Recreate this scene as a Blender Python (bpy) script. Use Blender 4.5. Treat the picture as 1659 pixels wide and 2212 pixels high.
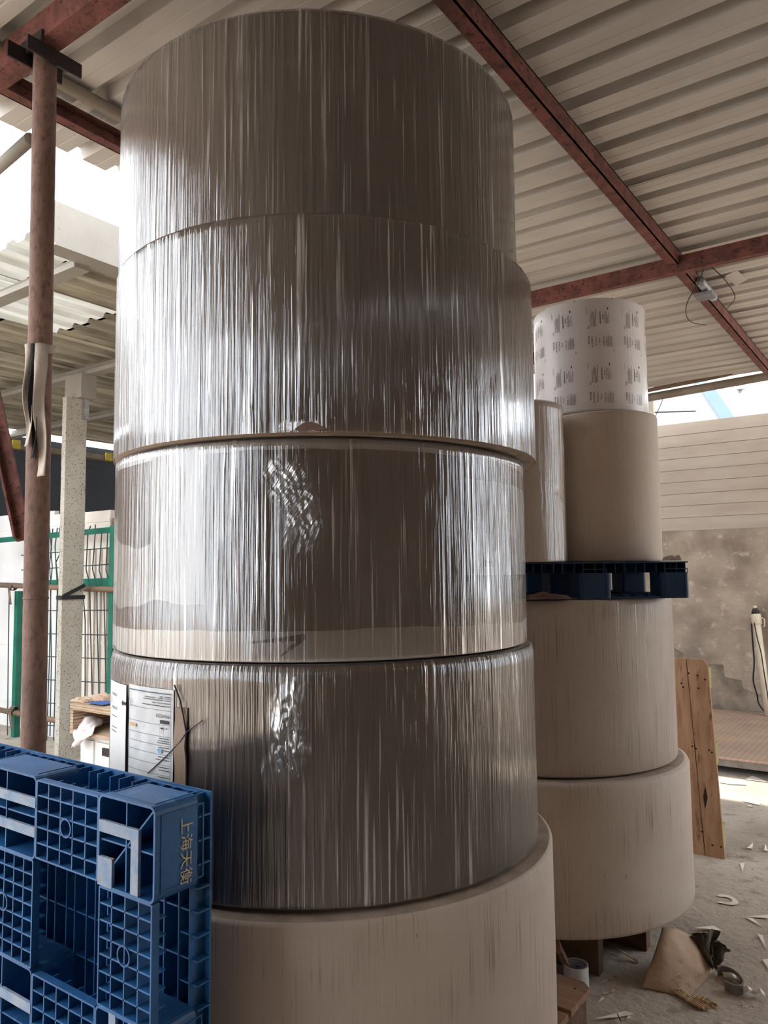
import bpy, math, random
from mathutils import Vector, Matrix, noise
random.seed(7)
for _o in list(bpy.data.objects): bpy.data.objects.remove(_o)
scn = bpy.context.scene
COL = scn.collection

# ---------------------------------------------------------------- camera
FPX, CX, CY, CH = 1660.0, 829.5, 1106.0, 1.55
_y, _p, _r = math.radians(35.6), math.radians(4.62), math.radians(0.6)
D0 = Vector((-math.sin(_y), math.cos(_y), 0)); R0 = Vector((math.cos(_y), math.sin(_y), 0)); U0 = Vector((0, 0, 1))
CD = D0 * math.cos(_p) + U0 * math.sin(_p); _u = U0 * math.cos(_p) - D0 * math.sin(_p)
CR = R0 * math.cos(_r) - _u * math.sin(_r); CU = _u * math.cos(_r) + R0 * math.sin(_r)
CAM = Vector((0, 0, CH))
cd = bpy.data.cameras.new('camera'); cam = bpy.data.objects.new('camera', cd); COL.objects.link(cam)
cd.sensor_fit = 'VERTICAL'; cd.sensor_height = 36.0; cd.lens = FPX / 2212 * 36.0
cd.clip_start = 0.05; cd.clip_end = 300
M = Matrix.Identity(4)
for i in range(3):
    M[i][0] = CR[i]; M[i][1] = CU[i]; M[i][2] = -CD[i]; M[i][3] = CAM[i]
cam.matrix_world = M
scn.camera = cam

# ---------------------------------------------------------------- sky, sun, exposure
w = bpy.data.worlds.new('sky'); scn.world = w; w.use_nodes = True
bg = w.node_tree.nodes['Background']
bg.inputs[0].default_value = (0.90, 0.95, 1.0, 1); bg.inputs[1].default_value = 3.2
sd = bpy.data.lights.new('sun', 'SUN'); sd.energy = 7.0; sd.angle = math.radians(0.8); sd.color = (1.0, 0.90, 0.74)
sun = bpy.data.objects.new('sun', sd); COL.objects.link(sun)
sun.rotation_euler = Vector((0.12, -1.0, -1.33)).to_track_quat('-Z', 'Y').to_euler()
vs = scn.view_settings
vs.view_transform = 'Standard'; vs.look = 'None'; vs.exposure = 0.72; vs.gamma = 1.0; vs.use_curve_mapping = False

# ---------------------------------------------------------------- photograph geometry: a pixel and one known coordinate give a place
def ray(px, py): return CD + CR * ((px - CX) / FPX) - CU * ((py - CY) / FPX)
def at_z(px, py, z): v = ray(px, py); return CAM + v * ((z - CH) / v.z)
def at_y(px, py, y): v = ray(px, py); return CAM + v * (y / v.y)
def at_x(px, py, x): v = ray(px, py); return CAM + v * (x / v.x)
def at_d(px, py, d): v = ray(px, py); return CAM + v * (d / v.dot(D0))
def lerp(a, b, t): return a + (b - a) * t

# ---------------------------------------------------------------- materials
MATS = {}
def lin(c):
    return tuple((x / 255 / 12.92 if x / 255 <= 0.04045 else ((x / 255 + 0.055) / 1.055) ** 2.4) for x in c)
class NT:
    def __init__(s, name):
        s.m = bpy.data.materials.new(name); s.m.use_nodes = True; s.t = s.m.node_tree; s.t.nodes.clear()
        s.out = s.t.nodes.new('ShaderNodeOutputMaterial')
    def n(s, typ, **kw):
        nd = s.t.nodes.new(typ)
        for k, v in kw.items():
            if isinstance(k, str) and hasattr(nd, k): setattr(nd, k, v)
        return nd
    def l(s, a, b): s.t.links.new(a, b)
    def val(s, sock, v):
        if hasattr(v, 'is_output') or isinstance(v, bpy.types.NodeSocket): s.l(v, sock)
        else: sock.default_value = v
    def coord(s, kind='Object', scale=(1, 1, 1), rot=(0, 0, 0)):
        tc = s.n('ShaderNodeTexCoord'); mp = s.n('ShaderNodeMapping')
        s.l(tc.outputs[kind], mp.inputs[0]); mp.inputs['Scale'].default_value = scale; mp.inputs['Rotation'].default_value = rot
        return mp.outputs[0]
    def noise(s, vec, scale=5, detail=4, rough=0.55, dist=0.0):
        nd = s.n('ShaderNodeTexNoise'); s.l(vec, nd.inputs['Vector'])
        nd.inputs['Scale'].default_value = scale; nd.inputs['Detail'].default_value = detail
        nd.inputs['Roughness'].default_value = rough; nd.inputs['Distortion'].default_value = dist
        return nd.outputs[0]
    def ramp(s, fac, stops):
        nd = s.n('ShaderNodeValToRGB'); s.l(fac, nd.inputs[0]); e = nd.color_ramp.elements
        while len(e) > 1: e.remove(e[-1])
        e[0].position = stops[0][0]; e[0].color = tuple(stops[0][1]) + (1,) if len(stops[0][1]) == 3 else stops[0][1]
        for p, c in stops[1:]:
            k = e.new(p); k.color = tuple(c) + (1,)
        return nd.outputs[0]
    def step(s, fac, a, b): return s.ramp(fac, [(a, (0, 0, 0)), (b, (1, 1, 1))])
    def mix(s, f, a, b, mode='MIX'):
        nd = s.n('ShaderNodeMix'); nd.data_type = 'RGBA'; nd.blend_type = mode
        s.val(nd.inputs[0], f)
        for sock, v in ((nd.inputs[6], a), (nd.inputs[7], b)):
            if isinstance(v, bpy.types.NodeSocket): s.l(v, sock)
            else: sock.default_value = tuple(v) + (1,)
        return nd.outputs[2]
    def math(s, op, a, b=0.0, clamp=False):
        nd = s.n('ShaderNodeMath'); nd.operation = op; nd.use_clamp = clamp
        s.val(nd.inputs[0], a); s.val(nd.inputs[1], b); return nd.outputs[0]
    def bump(s, h, strength=0.3, dist=0.01):
        nd = s.n('ShaderNodeBump'); s.l(h, nd.inputs['Height']); nd.inputs['Strength'].default_value = strength
        nd.inputs['Distance'].default_value = dist; return nd.outputs[0]
    def pbsdf(s, col, rough=0.6, metal=0.0, spec=0.4, normal=None, **kw):
        b = s.n('ShaderNodeBsdfPrincipled')
        for sock, v in ((b.inputs['Base Color'], col),):
            if isinstance(v, bpy.types.NodeSocket): s.l(v, sock)
            else: sock.default_value = tuple(v) + (1,)
        s.val(b.inputs['Roughness'], rough); b.inputs['Metallic'].default_value = metal
        b.inputs['Specular IOR Level'].default_value = spec
        if normal: s.l(normal, b.inputs['Normal'])
        for k, v in kw.items(): s.val(b.inputs[k.replace('_', ' ')], v)
        return b.outputs[0]
    def fin(s, sh): s.l(sh, s.out.inputs[0]); MATS[s.m.name] = s.m; return s.m

def mat2(name, c1, c2, scale=8, stretch=(1, 1, 1), lo=0.35, hi=0.65, rough=0.65, metal=0, bump=0.15, bdist=0.005,
         c3=None, s3=30, lo3=0.62, hi3=0.7, kind='Object', spec=0.35, detail=5, fine=60):
    t = NT(name); v = t.coord(kind, stretch)
    n = t.noise(v, scale, detail); col = t.mix(t.step(n, lo, hi), c1, c2)
    if c3 is not None: col = t.mix(t.step(t.noise(v, s3, 6, 0.6), lo3, hi3), col, c3)
    nb = t.noise(v, fine, 4)
    return t.fin(t.pbsdf(col, rough, metal, spec, t.bump(nb, bump, bdist)))

mat2('concrete_floor', lin((180, 168, 155)), lin((152, 140, 128)), 1.6, lo=.35, hi=.7, c3=lin((122, 111, 101)), s3=9, lo3=.55, hi3=.75, rough=.85, bump=.7, bdist=.012, fine=28)
mat2('roof_sheet', lin((196, 190, 183)), lin((178, 171, 163)), 1.2, stretch=(1, 3, 1), c3=lin((163, 144, 125)), s3=3, lo3=.66, hi3=.85, rough=.5, bump=.04)
mat2('awning_sheet', lin((185, 178, 160)), lin((118, 112, 98)), 2.2, stretch=(3, .5, 1), c3=lin((84, 88, 74)), s3=3, lo3=.6, hi3=.75, rough=.6, bump=.1)
mat2('rust_red', lin((122, 76, 68)), lin((94, 60, 54)), 14, lo=.4, hi=.6, c3=lin((58, 40, 37)), s3=55, lo3=.56, hi3=.66, rough=.85, bump=.7, bdist=.004, fine=90)
mat2('rust_pole', lin((136, 106, 92)), lin((108, 85, 75)), 6, stretch=(1, 1, .5), c3=lin((96, 72, 63)), s3=60, lo3=.48, hi3=.7, rough=.75, bump=.5, bdist=.003, fine=120)
mat2('dark_steel', lin((50, 38, 36)), lin((36, 30, 30)), 20, rough=.6, bump=.2)
mat2('white_paint', lin((148, 141, 132)), lin((136, 129, 119)), 3, c3=lin((112, 92, 72)), s3=60, lo3=.66, hi3=.72, rough=.55, bump=.15)
mat2('speckled_paint', lin((176, 170, 158)), lin((160, 152, 138)), 3, c3=lin((84, 66, 52)), s3=75, lo3=.58, hi3=.64, rough=.6, bump=.2)
mat2('slate_wall', lin((64, 68, 74)), lin((56, 60, 66)), 2, rough=.7, bump=.1)
mat2('white_board', lin((226, 224, 222)), lin((212, 209, 206)), 2, rough=.5, bump=.04)
mat2('cream_board', lin((220, 210, 200)), lin((204, 193, 182)), 4, rough=.55, bump=.05)
mat2('fence_green', lin((32, 104, 84)), lin((26, 88, 72)), 8, rough=.5, bump=.1)
mat2('fence_wire', lin((54, 72, 74)), lin((46, 62, 62)), 8, rough=.5, bump=.1)
mat2('rail_wood', lin((128, 104, 86)), lin((104, 84, 70)), 9, stretch=(.3, 3, 3), rough=.8, bump=.3)
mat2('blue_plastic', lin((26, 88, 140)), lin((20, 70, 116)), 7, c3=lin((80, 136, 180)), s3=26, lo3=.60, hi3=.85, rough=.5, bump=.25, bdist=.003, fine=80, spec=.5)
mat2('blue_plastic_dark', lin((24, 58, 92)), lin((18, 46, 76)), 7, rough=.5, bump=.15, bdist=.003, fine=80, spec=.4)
mat2('worn_pad', lin((142, 148, 160)), lin((108, 130, 156)), 22, c3=lin((150, 128, 108)), s3=50, lo3=.58, hi3=.68, rough=.7, bump=.3)
mat2('gold_mark', lin((206, 190, 150)), lin((170, 156, 120)), 60, rough=.7)
mat2('wood', lin((168, 130, 100)), lin((142, 104, 76)), 5, stretch=(6, 6, .5), c3=lin((92, 62, 44)), s3=9, lo3=.58, hi3=.72, rough=.75, bump=.35, fine=40)
mat2('wood_x', lin((150, 116, 92)), lin((118, 88, 68)), 5, stretch=(.6, 6, 6), c3=lin((96, 74, 60)), s3=9, lo3=.58, hi3=.72, rough=.8, bump=.35, fine=40)
mat2('wood_dark', lin((104, 78, 60)), lin((78, 56, 42)), 5, stretch=(.6, 6, 6), rough=.8, bump=.35, fine=40)
mat2('plywood', lin((176, 152, 128)), lin((150, 126, 104)), 6, stretch=(1, 1, 12), rough=.8, bump=.2)
mat2('green_edge', lin((150, 148, 92)), lin((128, 128, 84)), 12, rough=.8)
mat2('nail_hole', lin((40, 28, 22)), lin((30, 22, 18)), 30, rough=.9)
mat2('masonry', lin((168, 152, 136)), lin((126, 113, 101)), 2.6, lo=.36, hi=.66, c3=lin((196, 180, 164)), s3=9, lo3=.56, hi3=.75, rough=.9, bump=.5, bdist=.01, fine=30)
mat2('masonry_bare', lin((148, 133, 118)), lin((108, 97, 86)), 6, rough=.95, bump=.7, bdist=.012, fine=30)
mat2('sandwich_panel', lin((176, 162, 148)), lin((163, 148, 134)), 1.5, stretch=(1, 1, 4), rough=.5, bump=.05)
mat2('gutter', lin((140, 128, 114)), lin((118, 107, 95)), 6, rough=.6)
mat2('pvc', lin((208, 194, 172)), lin((190, 174, 150)), 6, stretch=(2, 2, .5), rough=.45)
mat2('black_rubber', lin((34, 34, 36)), lin((26, 26, 28)), 12, rough=.6)
mat2('cloth', lin((196, 184, 172)), lin((172, 160, 148)), 16, rough=.9, bump=.4, fine=200)
mat2('cloth_white', lin((228, 218, 216)), lin((206, 192, 192)), 14, rough=.9, bump=.4, fine=150)
mat2('cloth_dark', lin((44, 44, 46)), lin((34, 34, 36)), 14, rough=.9)
mat2('rag', lin((124, 96, 84)), lin((92, 76, 70)), 14, rough=.95)
mat2('paper_scrap', lin((226, 218, 206)), lin((208, 198, 186)), 14, rough=.8)
mat2('cardboard', lin((186, 160, 138)), lin((160, 134, 112)), 9, c3=lin((120, 98, 82)), s3=22, lo3=.6, hi3=.75, rough=.9, bump=.4)
mat2('dark_sheet', lin((82, 72, 58)), lin((52, 46, 38)), 16, rough=.7, bump=.5)
mat2('grey_band', lin((128, 120, 114)), lin((108, 100, 95)), 12, rough=.55)
mat2('straw', lin((214, 192, 156)), lin((150, 116, 80)), 40, rough=.8)
mat2('tape_white', lin((206, 206, 206)), lin((188, 186, 184)), 9, rough=.4)
mat2('tape_core', lin((176, 172, 192)), lin((160, 156, 178)), 9, rough=.7)
mat2('ink_blue', lin((70, 70, 120)), lin((60, 60, 104)), 30, rough=.7)
mat2('plaster_plate', lin((176, 146, 124)), lin((148, 122, 104)), 6, rough=.6)
mat2('building_white', lin((146, 149, 157)), lin((142, 145, 153)), 1, rough=.8)
mat2('building_blue', lin((112, 132, 150)), lin((107, 127, 146)), 1, rough=.7)
mat2('galvanised', lin((156, 156, 158)), lin((128, 128, 132)), 15, rough=.45, metal=.5)
mat2('gravel', lin((186, 174, 162)), lin((120, 110, 102)), 40, rough=.9)
mat2('label_paper', lin((214, 212, 210)), lin((196, 194, 194)), 20, rough=.6)
mat2('ink_teal', lin((70, 100, 112)), lin((60, 88, 100)), 20, rough=.6)
mat2('ink_black', lin((58, 52, 60)), lin((48, 44, 50)), 20, rough=.6)
mat2('ink_plum', lin((104, 66, 84)), lin((90, 56, 74)), 20, rough=.6)
mat2('ink_orange', lin((214, 170, 130)), lin((206, 160, 120)), 20, rough=.6)
mat2('ink_bluebox', lin((130, 170, 196)), lin((120, 160, 190)), 20, rough=.6)
mat2('yellow_paint', lin((200, 180, 70)), lin((180, 158, 60)), 9, rough=.6)
mat2('blue_stripe', lin((70, 96, 150)), lin((60, 84, 136)), 9, rough=.7)

# translucent awning sheets
t = NT('clear_awning'); v = t.coord('Object', (3, .5, 1)); c = t.mix(t.step(t.noise(v, 2.2, 5), .35, .65), lin((198, 198, 196)), lin((178, 176, 170)))
tr = t.n('ShaderNodeBsdfTranslucent'); t.l(c, tr.inputs[0]); mx = t.n('ShaderNodeMixShader'); mx.inputs[0].default_value = .55
t.l(t.pbsdf(c, .5), mx.inputs[1]); t.l(tr.outputs[0], mx.inputs[2]); t.fin(mx.outputs[0])

# checker plate (fine tread pattern)
t = NT('checker_plate'); v = t.coord('Object', (1, 1, 1), (0, 0, .785))
br = t.n('ShaderNodeTexChecker'); t.l(v, br.inputs[0]); br.inputs['Scale'].default_value = 32
c = t.mix(t.step(t.noise(v, 4, 5), .35, .65), lin((168, 138, 116)), lin((142, 118, 104)))
c = t.mix(t.math('MULTIPLY', br.outputs[1], .25), c, lin((196, 180, 164)))
t.fin(t.pbsdf(c, .5, .2, .5, t.bump(br.outputs[1], .6, .004)))

# paper roll sides: UV x = metres round the roll, UV y = metres up
def roll_paper(name, c1, c2, scuff, amount=.5, rough=.6, marks=True):
    t = NT(name)
    a = t.noise(t.coord('UV', (1.5, 2.0, 1)), 2, 3)
    col = t.mix(t.step(a, .3, .7), c1, c2)
    st = t.noise(t.coord('UV', (150, 2.6, 1)), 1, 4, .6); big = t.noise(t.coord('UV', (1.2, 1.6, 1)), 2.3, 2)
    f = t.math('MULTIPLY', t.step(st, .53, .66), t.step(big, .42, .6))
    col = t.mix(t.math('MULTIPLY', f, amount), col, scuff)
    if marks:
        sp = t.noise(t.coord('UV', (34, 9, 1)), 1.6, 3)
        col = t.mix(t.math('MULTIPLY', t.step(sp, .70, .76), .55), col, tuple(x * .35 for x in scuff))
    hb = t.noise(t.coord('UV', (3, 42, 1)), 1, 3)
    h = t.math('ADD', st, t.math('MULTIPLY', hb, .4))
    return t.fin(t.pbsdf(col, rough, 0, .35, t.bump(h, .18, .004)))
roll_paper('roll_beige', lin((190, 175, 161)), lin((178, 162, 148)), lin((122, 108, 98)), .75)
roll_paper('roll_plain', lin((200, 184, 168)), lin((192, 176, 160)), lin((168, 152, 138)), .3, .7, False)
roll_paper('roll_white', lin((228, 222, 216)), lin((220, 212, 205)), lin((200, 192, 186)), .2, .5, False)
roll_paper('roll_print', lin((232, 224, 220)), lin((228, 219, 215)), lin((222, 213, 209)), .1, .28, False)
roll_paper('kraft', lin((142, 121, 101)), lin((128, 107, 89)), lin((104, 88, 73)), .5, .55, False)
roll_paper('kraft_light', lin((196, 186, 174)), lin((186, 174, 162)), lin((160, 148, 138)), .3, .5, False)
mat2('roll_end', lin((176, 160, 146)), lin((150, 136, 124)), 14, rough=.7, bump=.3)
mat2('core_board', lin((150, 120, 92)), lin((130, 104, 80)), 14, rough=.8)

# stretch film: clear glossy skin drawn into upright pleats, milky where bunched
def film(name, dens=1.0, haze=.04, line=.6, bumpn=.6, lo=.60, hi=.68, patch=True, gloss=.11, fres=.95, fade=False):
    t = NT(name)
    s1 = t.noise(t.coord('UV', (52 * dens, .8, 1)), 1, 3, .6, .25)
    s2 = t.noise(t.coord('UV', (170 * dens, 2.0, 1), (0, 0, .004)), 1, 3, .6, .2)
    s3 = t.noise(t.coord('UV', (95 * dens, 1.6, 1), (0, 0, -.01)), 1, 2, .5, .2)
    big = t.noise(t.coord('UV', (2.6, 2.2, 1)), 1.6, 3)
    h = t.math('ADD', t.math('MULTIPLY', s1, .6), t.math('ADD', t.math('MULTIPLY', s2, .35), t.math('MULTIPLY', s3, .5)))
    nrm = t.bump(h, bumpn, .014)
    ln = t.math('MAXIMUM', t.step(s1, lo, hi), t.math('MAXIMUM', t.math('MULTIPLY', t.step(s2, .62, .68), .8), t.step(s3, .63, .69)))
    if patch: ln = t.math('MULTIPLY', ln, t.ramp(big, [(.34, (.12, .12, .12)), (.56, (1, 1, 1))]))
    lw = t.n('ShaderNodeLayerWeight'); lw.inputs[0].default_value = .42; t.l(nrm, lw.inputs['Normal'])
    fac = t.math('ADD', t.math('MULTIPLY', lw.outputs['Fresnel'], fres), haze)
    fac = t.math('ADD', fac, t.math('MULTIPLY', ln, line), True)
    if fade:
        at_ = t.n('ShaderNodeAttribute'); at_.attribute_name = 'thickness'; fac = t.math('MULTIPLY', fac, at_.outputs['Fac'])
    gl = t.n('ShaderNodeBsdfGlossy'); gl.inputs['Roughness'].default_value = gloss; t.l(nrm, gl.inputs['Normal'])
    gl.inputs[0].default_value = (.97, .97, .99, 1)
    df = t.n('ShaderNodeBsdfDiffuse'); df.inputs[0].default_value = (.66, .64, .62, 1)
    m1 = t.n('ShaderNodeMixShader'); m1.inputs[0].default_value = .14; t.l(gl.outputs[0], m1.inputs[1]); t.l(df.outputs[0], m1.inputs[2])
    tp = t.n('ShaderNodeBsdfTransparent')
    m2 = t.n('ShaderNodeMixShader'); t.l(fac, m2.inputs[0]); t.l(tp.outputs[0], m2.inputs[1]); t.l(m1.outputs[0], m2.inputs[2])
    return t.fin(m2.outputs[0])
film('film_pleated', 1.0, .07, .5, .55)
film('film_loose', .8, .09, .6, .7)
film('film_patchy', .9, .08, .5, .42, .62, .69)
film('film_wrap', 1.2, .04, .16, .3, .66, .74, fres=.5)
film('film_thin', 1.6, .0, .10, .3, .64, .72, fres=.22)
film('film_bunch', 1.5, .10, .5, 1.0, .5, .6, False, .15, .7, True)

# ---------------------------------------------------------------- mesh builder
ORG = {}
class MB:
    def __init__(s): s.v = []; s.f = []; s.uv = {}; s.flat = set()
    def add(s, vs, fs, uv=None):
        b = len(s.v); s.v += [Vector(v) for v in vs]
        for k, f in enumerate(fs):
            s.f.append([b + i for i in f])
            if uv: s.uv[len(s.f) - 1] = [uv[i] for i in f]
        return s
    def box(s, lo, hi):
        (a, b, c), (d, e, f) = lo, hi
        a, d = min(a, d), max(a, d); b, e = min(b, e), max(b, e); c, f = min(c, f), max(c, f)
        return s.add([(a, b, c), (d, b, c), (d, e, c), (a, e, c), (a, b, f), (d, b, f), (d, e, f), (a, e, f)],
                     [(0, 3, 2, 1), (4, 5, 6, 7), (0, 1, 5, 4), (1, 2, 6, 5), (2, 3, 7, 6), (3, 0, 4, 7)])
    def bar(s, p, q, w, h, up=Vector((0, 0, 1))):
        p, q = Vector(p), Vector(q); d = (q - p).normalized(); sx = d.cross(up)
        if sx.length < 1e-4: sx = d.cross(Vector((1, 0, 0)))
        sx.normalize(); uz = sx.cross(d)
        vs = [o + sx * (a * w / 2) + uz * (b * h / 2) for o in (p, q) for a, b in ((-1, -1), (1, -1), (1, 1), (-1, 1))]
        return s.add(vs, [(3, 2, 1, 0), (4, 5, 6, 7), (0, 1, 5, 4), (1, 2, 6, 5), (2, 3, 7, 6), (3, 0, 4, 7)])
    def tube(s, pts, r, n=8, cap=True):
        pts = [Vector(p) for p in pts]; rs = r if isinstance(r, (list, tuple)) else [r] * len(pts); b = []
        ref = None
        for i, p in enumerate(pts):
            d = (pts[min(i + 1, len(pts) - 1)] - pts[max(i - 1, 0)]).normalized()
            if ref is None: ref = d.orthogonal().normalized()
            a = (ref - d * ref.dot(d)).normalized(); ref = a; c = d.cross(a)
            b.append([p + (a * math.cos(2 * math.pi * k / n) + c * math.sin(2 * math.pi * k / n)) * rs[i] for k in range(n)])
        vs = [v for ring in b for v in ring]
        fs = [(i * n + k, i * n + (k + 1) % n, (i + 1) * n + (k + 1) % n, (i + 1) * n + k) for i in range(len(pts) - 1) for k in range(n)]
        if cap: fs += [tuple(range(n))[::-1], tuple((len(pts) - 1) * n + k for k in range(n))]
        return s.add(vs, fs)
    def grid(s, fn, nu, nv, uvfn=None):
        vs = [fn(i / nu, j / nv) for j in range(nv + 1) for i in range(nu + 1)]
        uv = [uvfn(i / nu, j / nv) for j in range(nv + 1) for i in range(nu + 1)] if uvfn else None
        fs = [(j * (nu + 1) + i, j * (nu + 1) + i + 1, (j + 1) * (nu + 1) + i + 1, (j + 1) * (nu + 1) + i) for j in range(nv) for i in range(nu)]
        return s.add(vs, fs, uv)
    def sheet(s, fn, nu, nv, th):                       # a grid with real thickness
        top = [Vector(fn(i / nu, j / nv)) for j in range(nv + 1) for i in range(nu + 1)]
        k = len(top); bot = []
        for j in range(nv + 1):
            for i in range(nu + 1):
                a = top[j * (nu + 1) + min(i + 1, nu)] - top[j * (nu + 1) + max(i - 1, 0)]
                b = top[min(j + 1, nv) * (nu + 1) + i] - top[max(j - 1, 0) * (nu + 1) + i]
                n = a.cross(b); n = n.normalized() if n.length > 1e-9 else Vector((0, 0, 1))
                bot.append(top[j * (nu + 1) + i] - n * th)
        g = lambda i, j: j * (nu + 1) + i
        fs = []
        for j in range(nv):
            for i in range(nu):
                q = (g(i, j), g(i + 1, j), g(i + 1, j + 1), g(i, j + 1)); fs.append(q); fs.append(tuple(x + k for x in q[::-1]))
        for i in range(nu):
            fs.append((g(i + 1, 0), g(i, 0), g(i, 0) + k, g(i + 1, 0) + k)); fs.append((g(i, nv), g(i + 1, nv), g(i + 1, nv) + k, g(i, nv) + k))
        for j in range(nv):
            fs.append((g(0, j), g(0, j + 1), g(0, j + 1) + k, g(0, j) + k)); fs.append((g(nu, j + 1), g(nu, j), g(nu, j) + k, g(nu, j + 1) + k))
        return s.add(top + bot, fs)
    def prism(s, poly, d):                              # polygon of 3D points pushed by vector d
        n = len(poly); vs = [Vector(p) for p in poly] + [Vector(p) + Vector(d) for p in poly]
        return s.add(vs, [tuple(range(n))[::-1], tuple(range(n, 2 * n))] + [(i, (i + 1) % n, n + (i + 1) % n, n + i) for i in range(n)])
    def build(s, name, m, parent=None, origin=None, smooth=False):
        if origin is None: origin = ORG[parent.name] if parent else None
        if origin is None:
            xs = [v.x for v in s.v]; ys = [v.y for v in s.v]; zs = [v.z for v in s.v]
            origin = Vector(((min(xs) + max(xs)) / 2, (min(ys) + max(ys)) / 2, min(zs)))
        origin = Vector(origin)
        me = bpy.data.meshes.new(name); me.from_pydata([tuple(v - origin) for v in s.v], [], s.f)
        if s.uv:
            ul = me.uv_layers.new(name='UVMap')
            for p in me.polygons:
                u = s.uv.get(p.index)
                if u:
                    for li, c in zip(p.loop_indices, u): ul.data[li].uv = c
        if smooth:
            for p in me.polygons: p.use_smooth = p.index not in s.flat
        me.materials.append(MATS[m]); me.validate()
        o = bpy.data.objects.new(name, me); COL.objects.link(o)
        if parent: o.parent = parent
        else: o.location = origin
        ORG[o.name] = origin
        return o
def thing(name, label, cat, loc, group=None):
    o = bpy.data.objects.new(name, None); o.empty_display_size = .1; COL.objects.link(o); o.location = loc
    o['label'] = label; o['category'] = cat
    if group: o['group'] = group
    ORG[o.name] = Vector(loc); return o
def tag(o, label, cat, group=None):
    o['label'] = label; o['category'] = cat
    if group: o['group'] = group
    return o
def struct(o): o['kind'] = 'structure'; return o
def sempty(name, loc=(0, 0, 0)):
    o = bpy.data.objects.new(name, None); o.empty_display_size = .1; COL.objects.link(o); o.location = loc; o['kind'] = 'structure'
    ORG[o.name] = Vector(loc); return o
def fbm(x, y, z=0.0, s=1.0): return noise.noise(Vector((x * s, y * s, z * s)))

# ================================================================ the shed
m = MB(); m.box((-26, -14, -.3), (20, 9.4, 0)); m.box((-26, 9.4, -.3), (20, 45, -.02))
struct(m.build('floor', 'concrete_floor', origin=(0, 0, 0)))

# corrugated roof, one sheet after another, ribs along X
ZR, RP, XE = 3.5, .2, 2.6
def corr(p): # profile height within one rib period
    pr = [(0, 0), (.30, 0), (.315, .0015), (.345, .0015), (.36, 0), (.62, 0), (.69, .05), (.93, .05), (1.0, 0)]
    return pr
ceil = sempty('ceiling', (0, 0, ZR))
sheet_me = None
Y0, NS = 2.36 - 7 * .8 - .164, 15
for k in range(NS):
    y0 = Y0 + k * .8
    m = MB(); prof = []
    nr_ = 2 if k == NS - 1 else 4
    for q in range(nr_): prof += [(y0 + (q + a) * RP, ZR + b) for a, b in corr(0)[:-1]]
    prof.append((y0 + nr_ * RP + .012, ZR))
    x0, x1, th = -3.12 + random.uniform(-.03, .03), XE, .0015
    dz = .002 * (k % 2)
    vs = []; n = len(prof)
    for x in (x0, x1):
        for (yy, zz) in prof: vs.append((x, yy, zz + dz))
        for (yy, zz) in prof: vs.append((x, yy, zz + dz + th))
    N = 2 * n
    fs = [(i, i + 1, N + i + 1, N + i) for i in range(n - 1)] + [(n + i + 1, n + i, N + n + i, N + n + i + 1) for i in range(n - 1)]
    fs += [(i + 1, i, n + i, n + i + 1) for i in range(n - 1)] + [(N + i, N + i + 1, N + n + i + 1, N + n + i) for i in range(n - 1)]
    fs += [(0, N, N + n, n), (n - 1, 2 * n - 1, N + 2 * n - 1, N + n - 1)]
    m.add(vs, fs); m.build('roof_sheet', 'roof_sheet', ceil)
YEND = Y0 + NS * .8 - .4

mb_ = MB(); mb_.prism([at_z(x, y, 3.4975) for x, y in ((1566, 596), (1592, 584), (1614, 604), (1590, 618))], (0, 0, .0015)); mb_.build('roof_patch', 'roof_sheet', ceil)
# back wall: masonry below, ribbed panel strips above
YW = 8.62
wb = struct(MB().box((-9, YW + .01, 0), (XE, YW + .24, 1.99)).build('wall_back', 'masonry_bare', origin=(0, YW, 0)))
# plaster skin with a broken lower edge (follows the crack seen right of the leaning pallet)
edge = [(-9, .95), (-2.6, .9)] + [(at_y(px, py, YW).x, at_y(px, py, YW).z) for px, py in
        ((1500, 1428), (1527, 1434), (1562, 1436), (1566, 1462), (1602, 1470), (1606, 1488), (1640, 1500), (1700, 1525))] + [(.4, .3), (1.6, .1), (XE, .06)]
m = MB(); vs = []
for x, z in edge: vs += [(x, YW, z), (x, YW, 1.99), (x, YW + .012, z), (x, YW + .012, 1.99)]
fs = []
for i in range(len(edge) - 1):
    a, b = 4 * i, 4 * i + 4
    fs += [(a, b, b + 1, a + 1), (a + 2, b + 2, b, a), (a + 1, b + 1, b + 3, a + 3)]
m.add(vs, fs); m.build('plaster', 'masonry', wb)
for k in range(9):
    z0 = 2.0 + k * .13
    m = MB(); m.box((-9, YW + .06, z0), (XE, YW + .11, z0 + .124)); m.box((-9, YW + .072, z0 + .124), (XE, YW + .11, z0 + .13))
    m.build('panel', 'sandwich_panel', wb)
m = MB(); m.box((-9, YW - .005, 1.985), (XE, YW + .06, 2.0)); m.build('ledge', 'sandwich_panel', wb)
# unseen walls added behind and beside the camera to keep the roll fronts dark
struct(MB().box((-1.6, -3.6, 0), (2.7, -3.4, 3.46)).build('shade_wall_front', 'masonry', origin=(2, -3.5, 0)))
struct(MB().box((2.5, -3.4, 0), (2.7, 4.6, 3.46)).build('shade_wall_right', 'masonry', origin=(2.6, 0, 0)))  # added out of view; its length cuts side light reflected in the film
# neighbour's dark wall closing the yard
struct(MB().box((-9.9, -2, 0), (-9.6, 9.2, 3.38)).build('wall_left', 'slate_wall', origin=(-9.7, 3, 0)))

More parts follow.
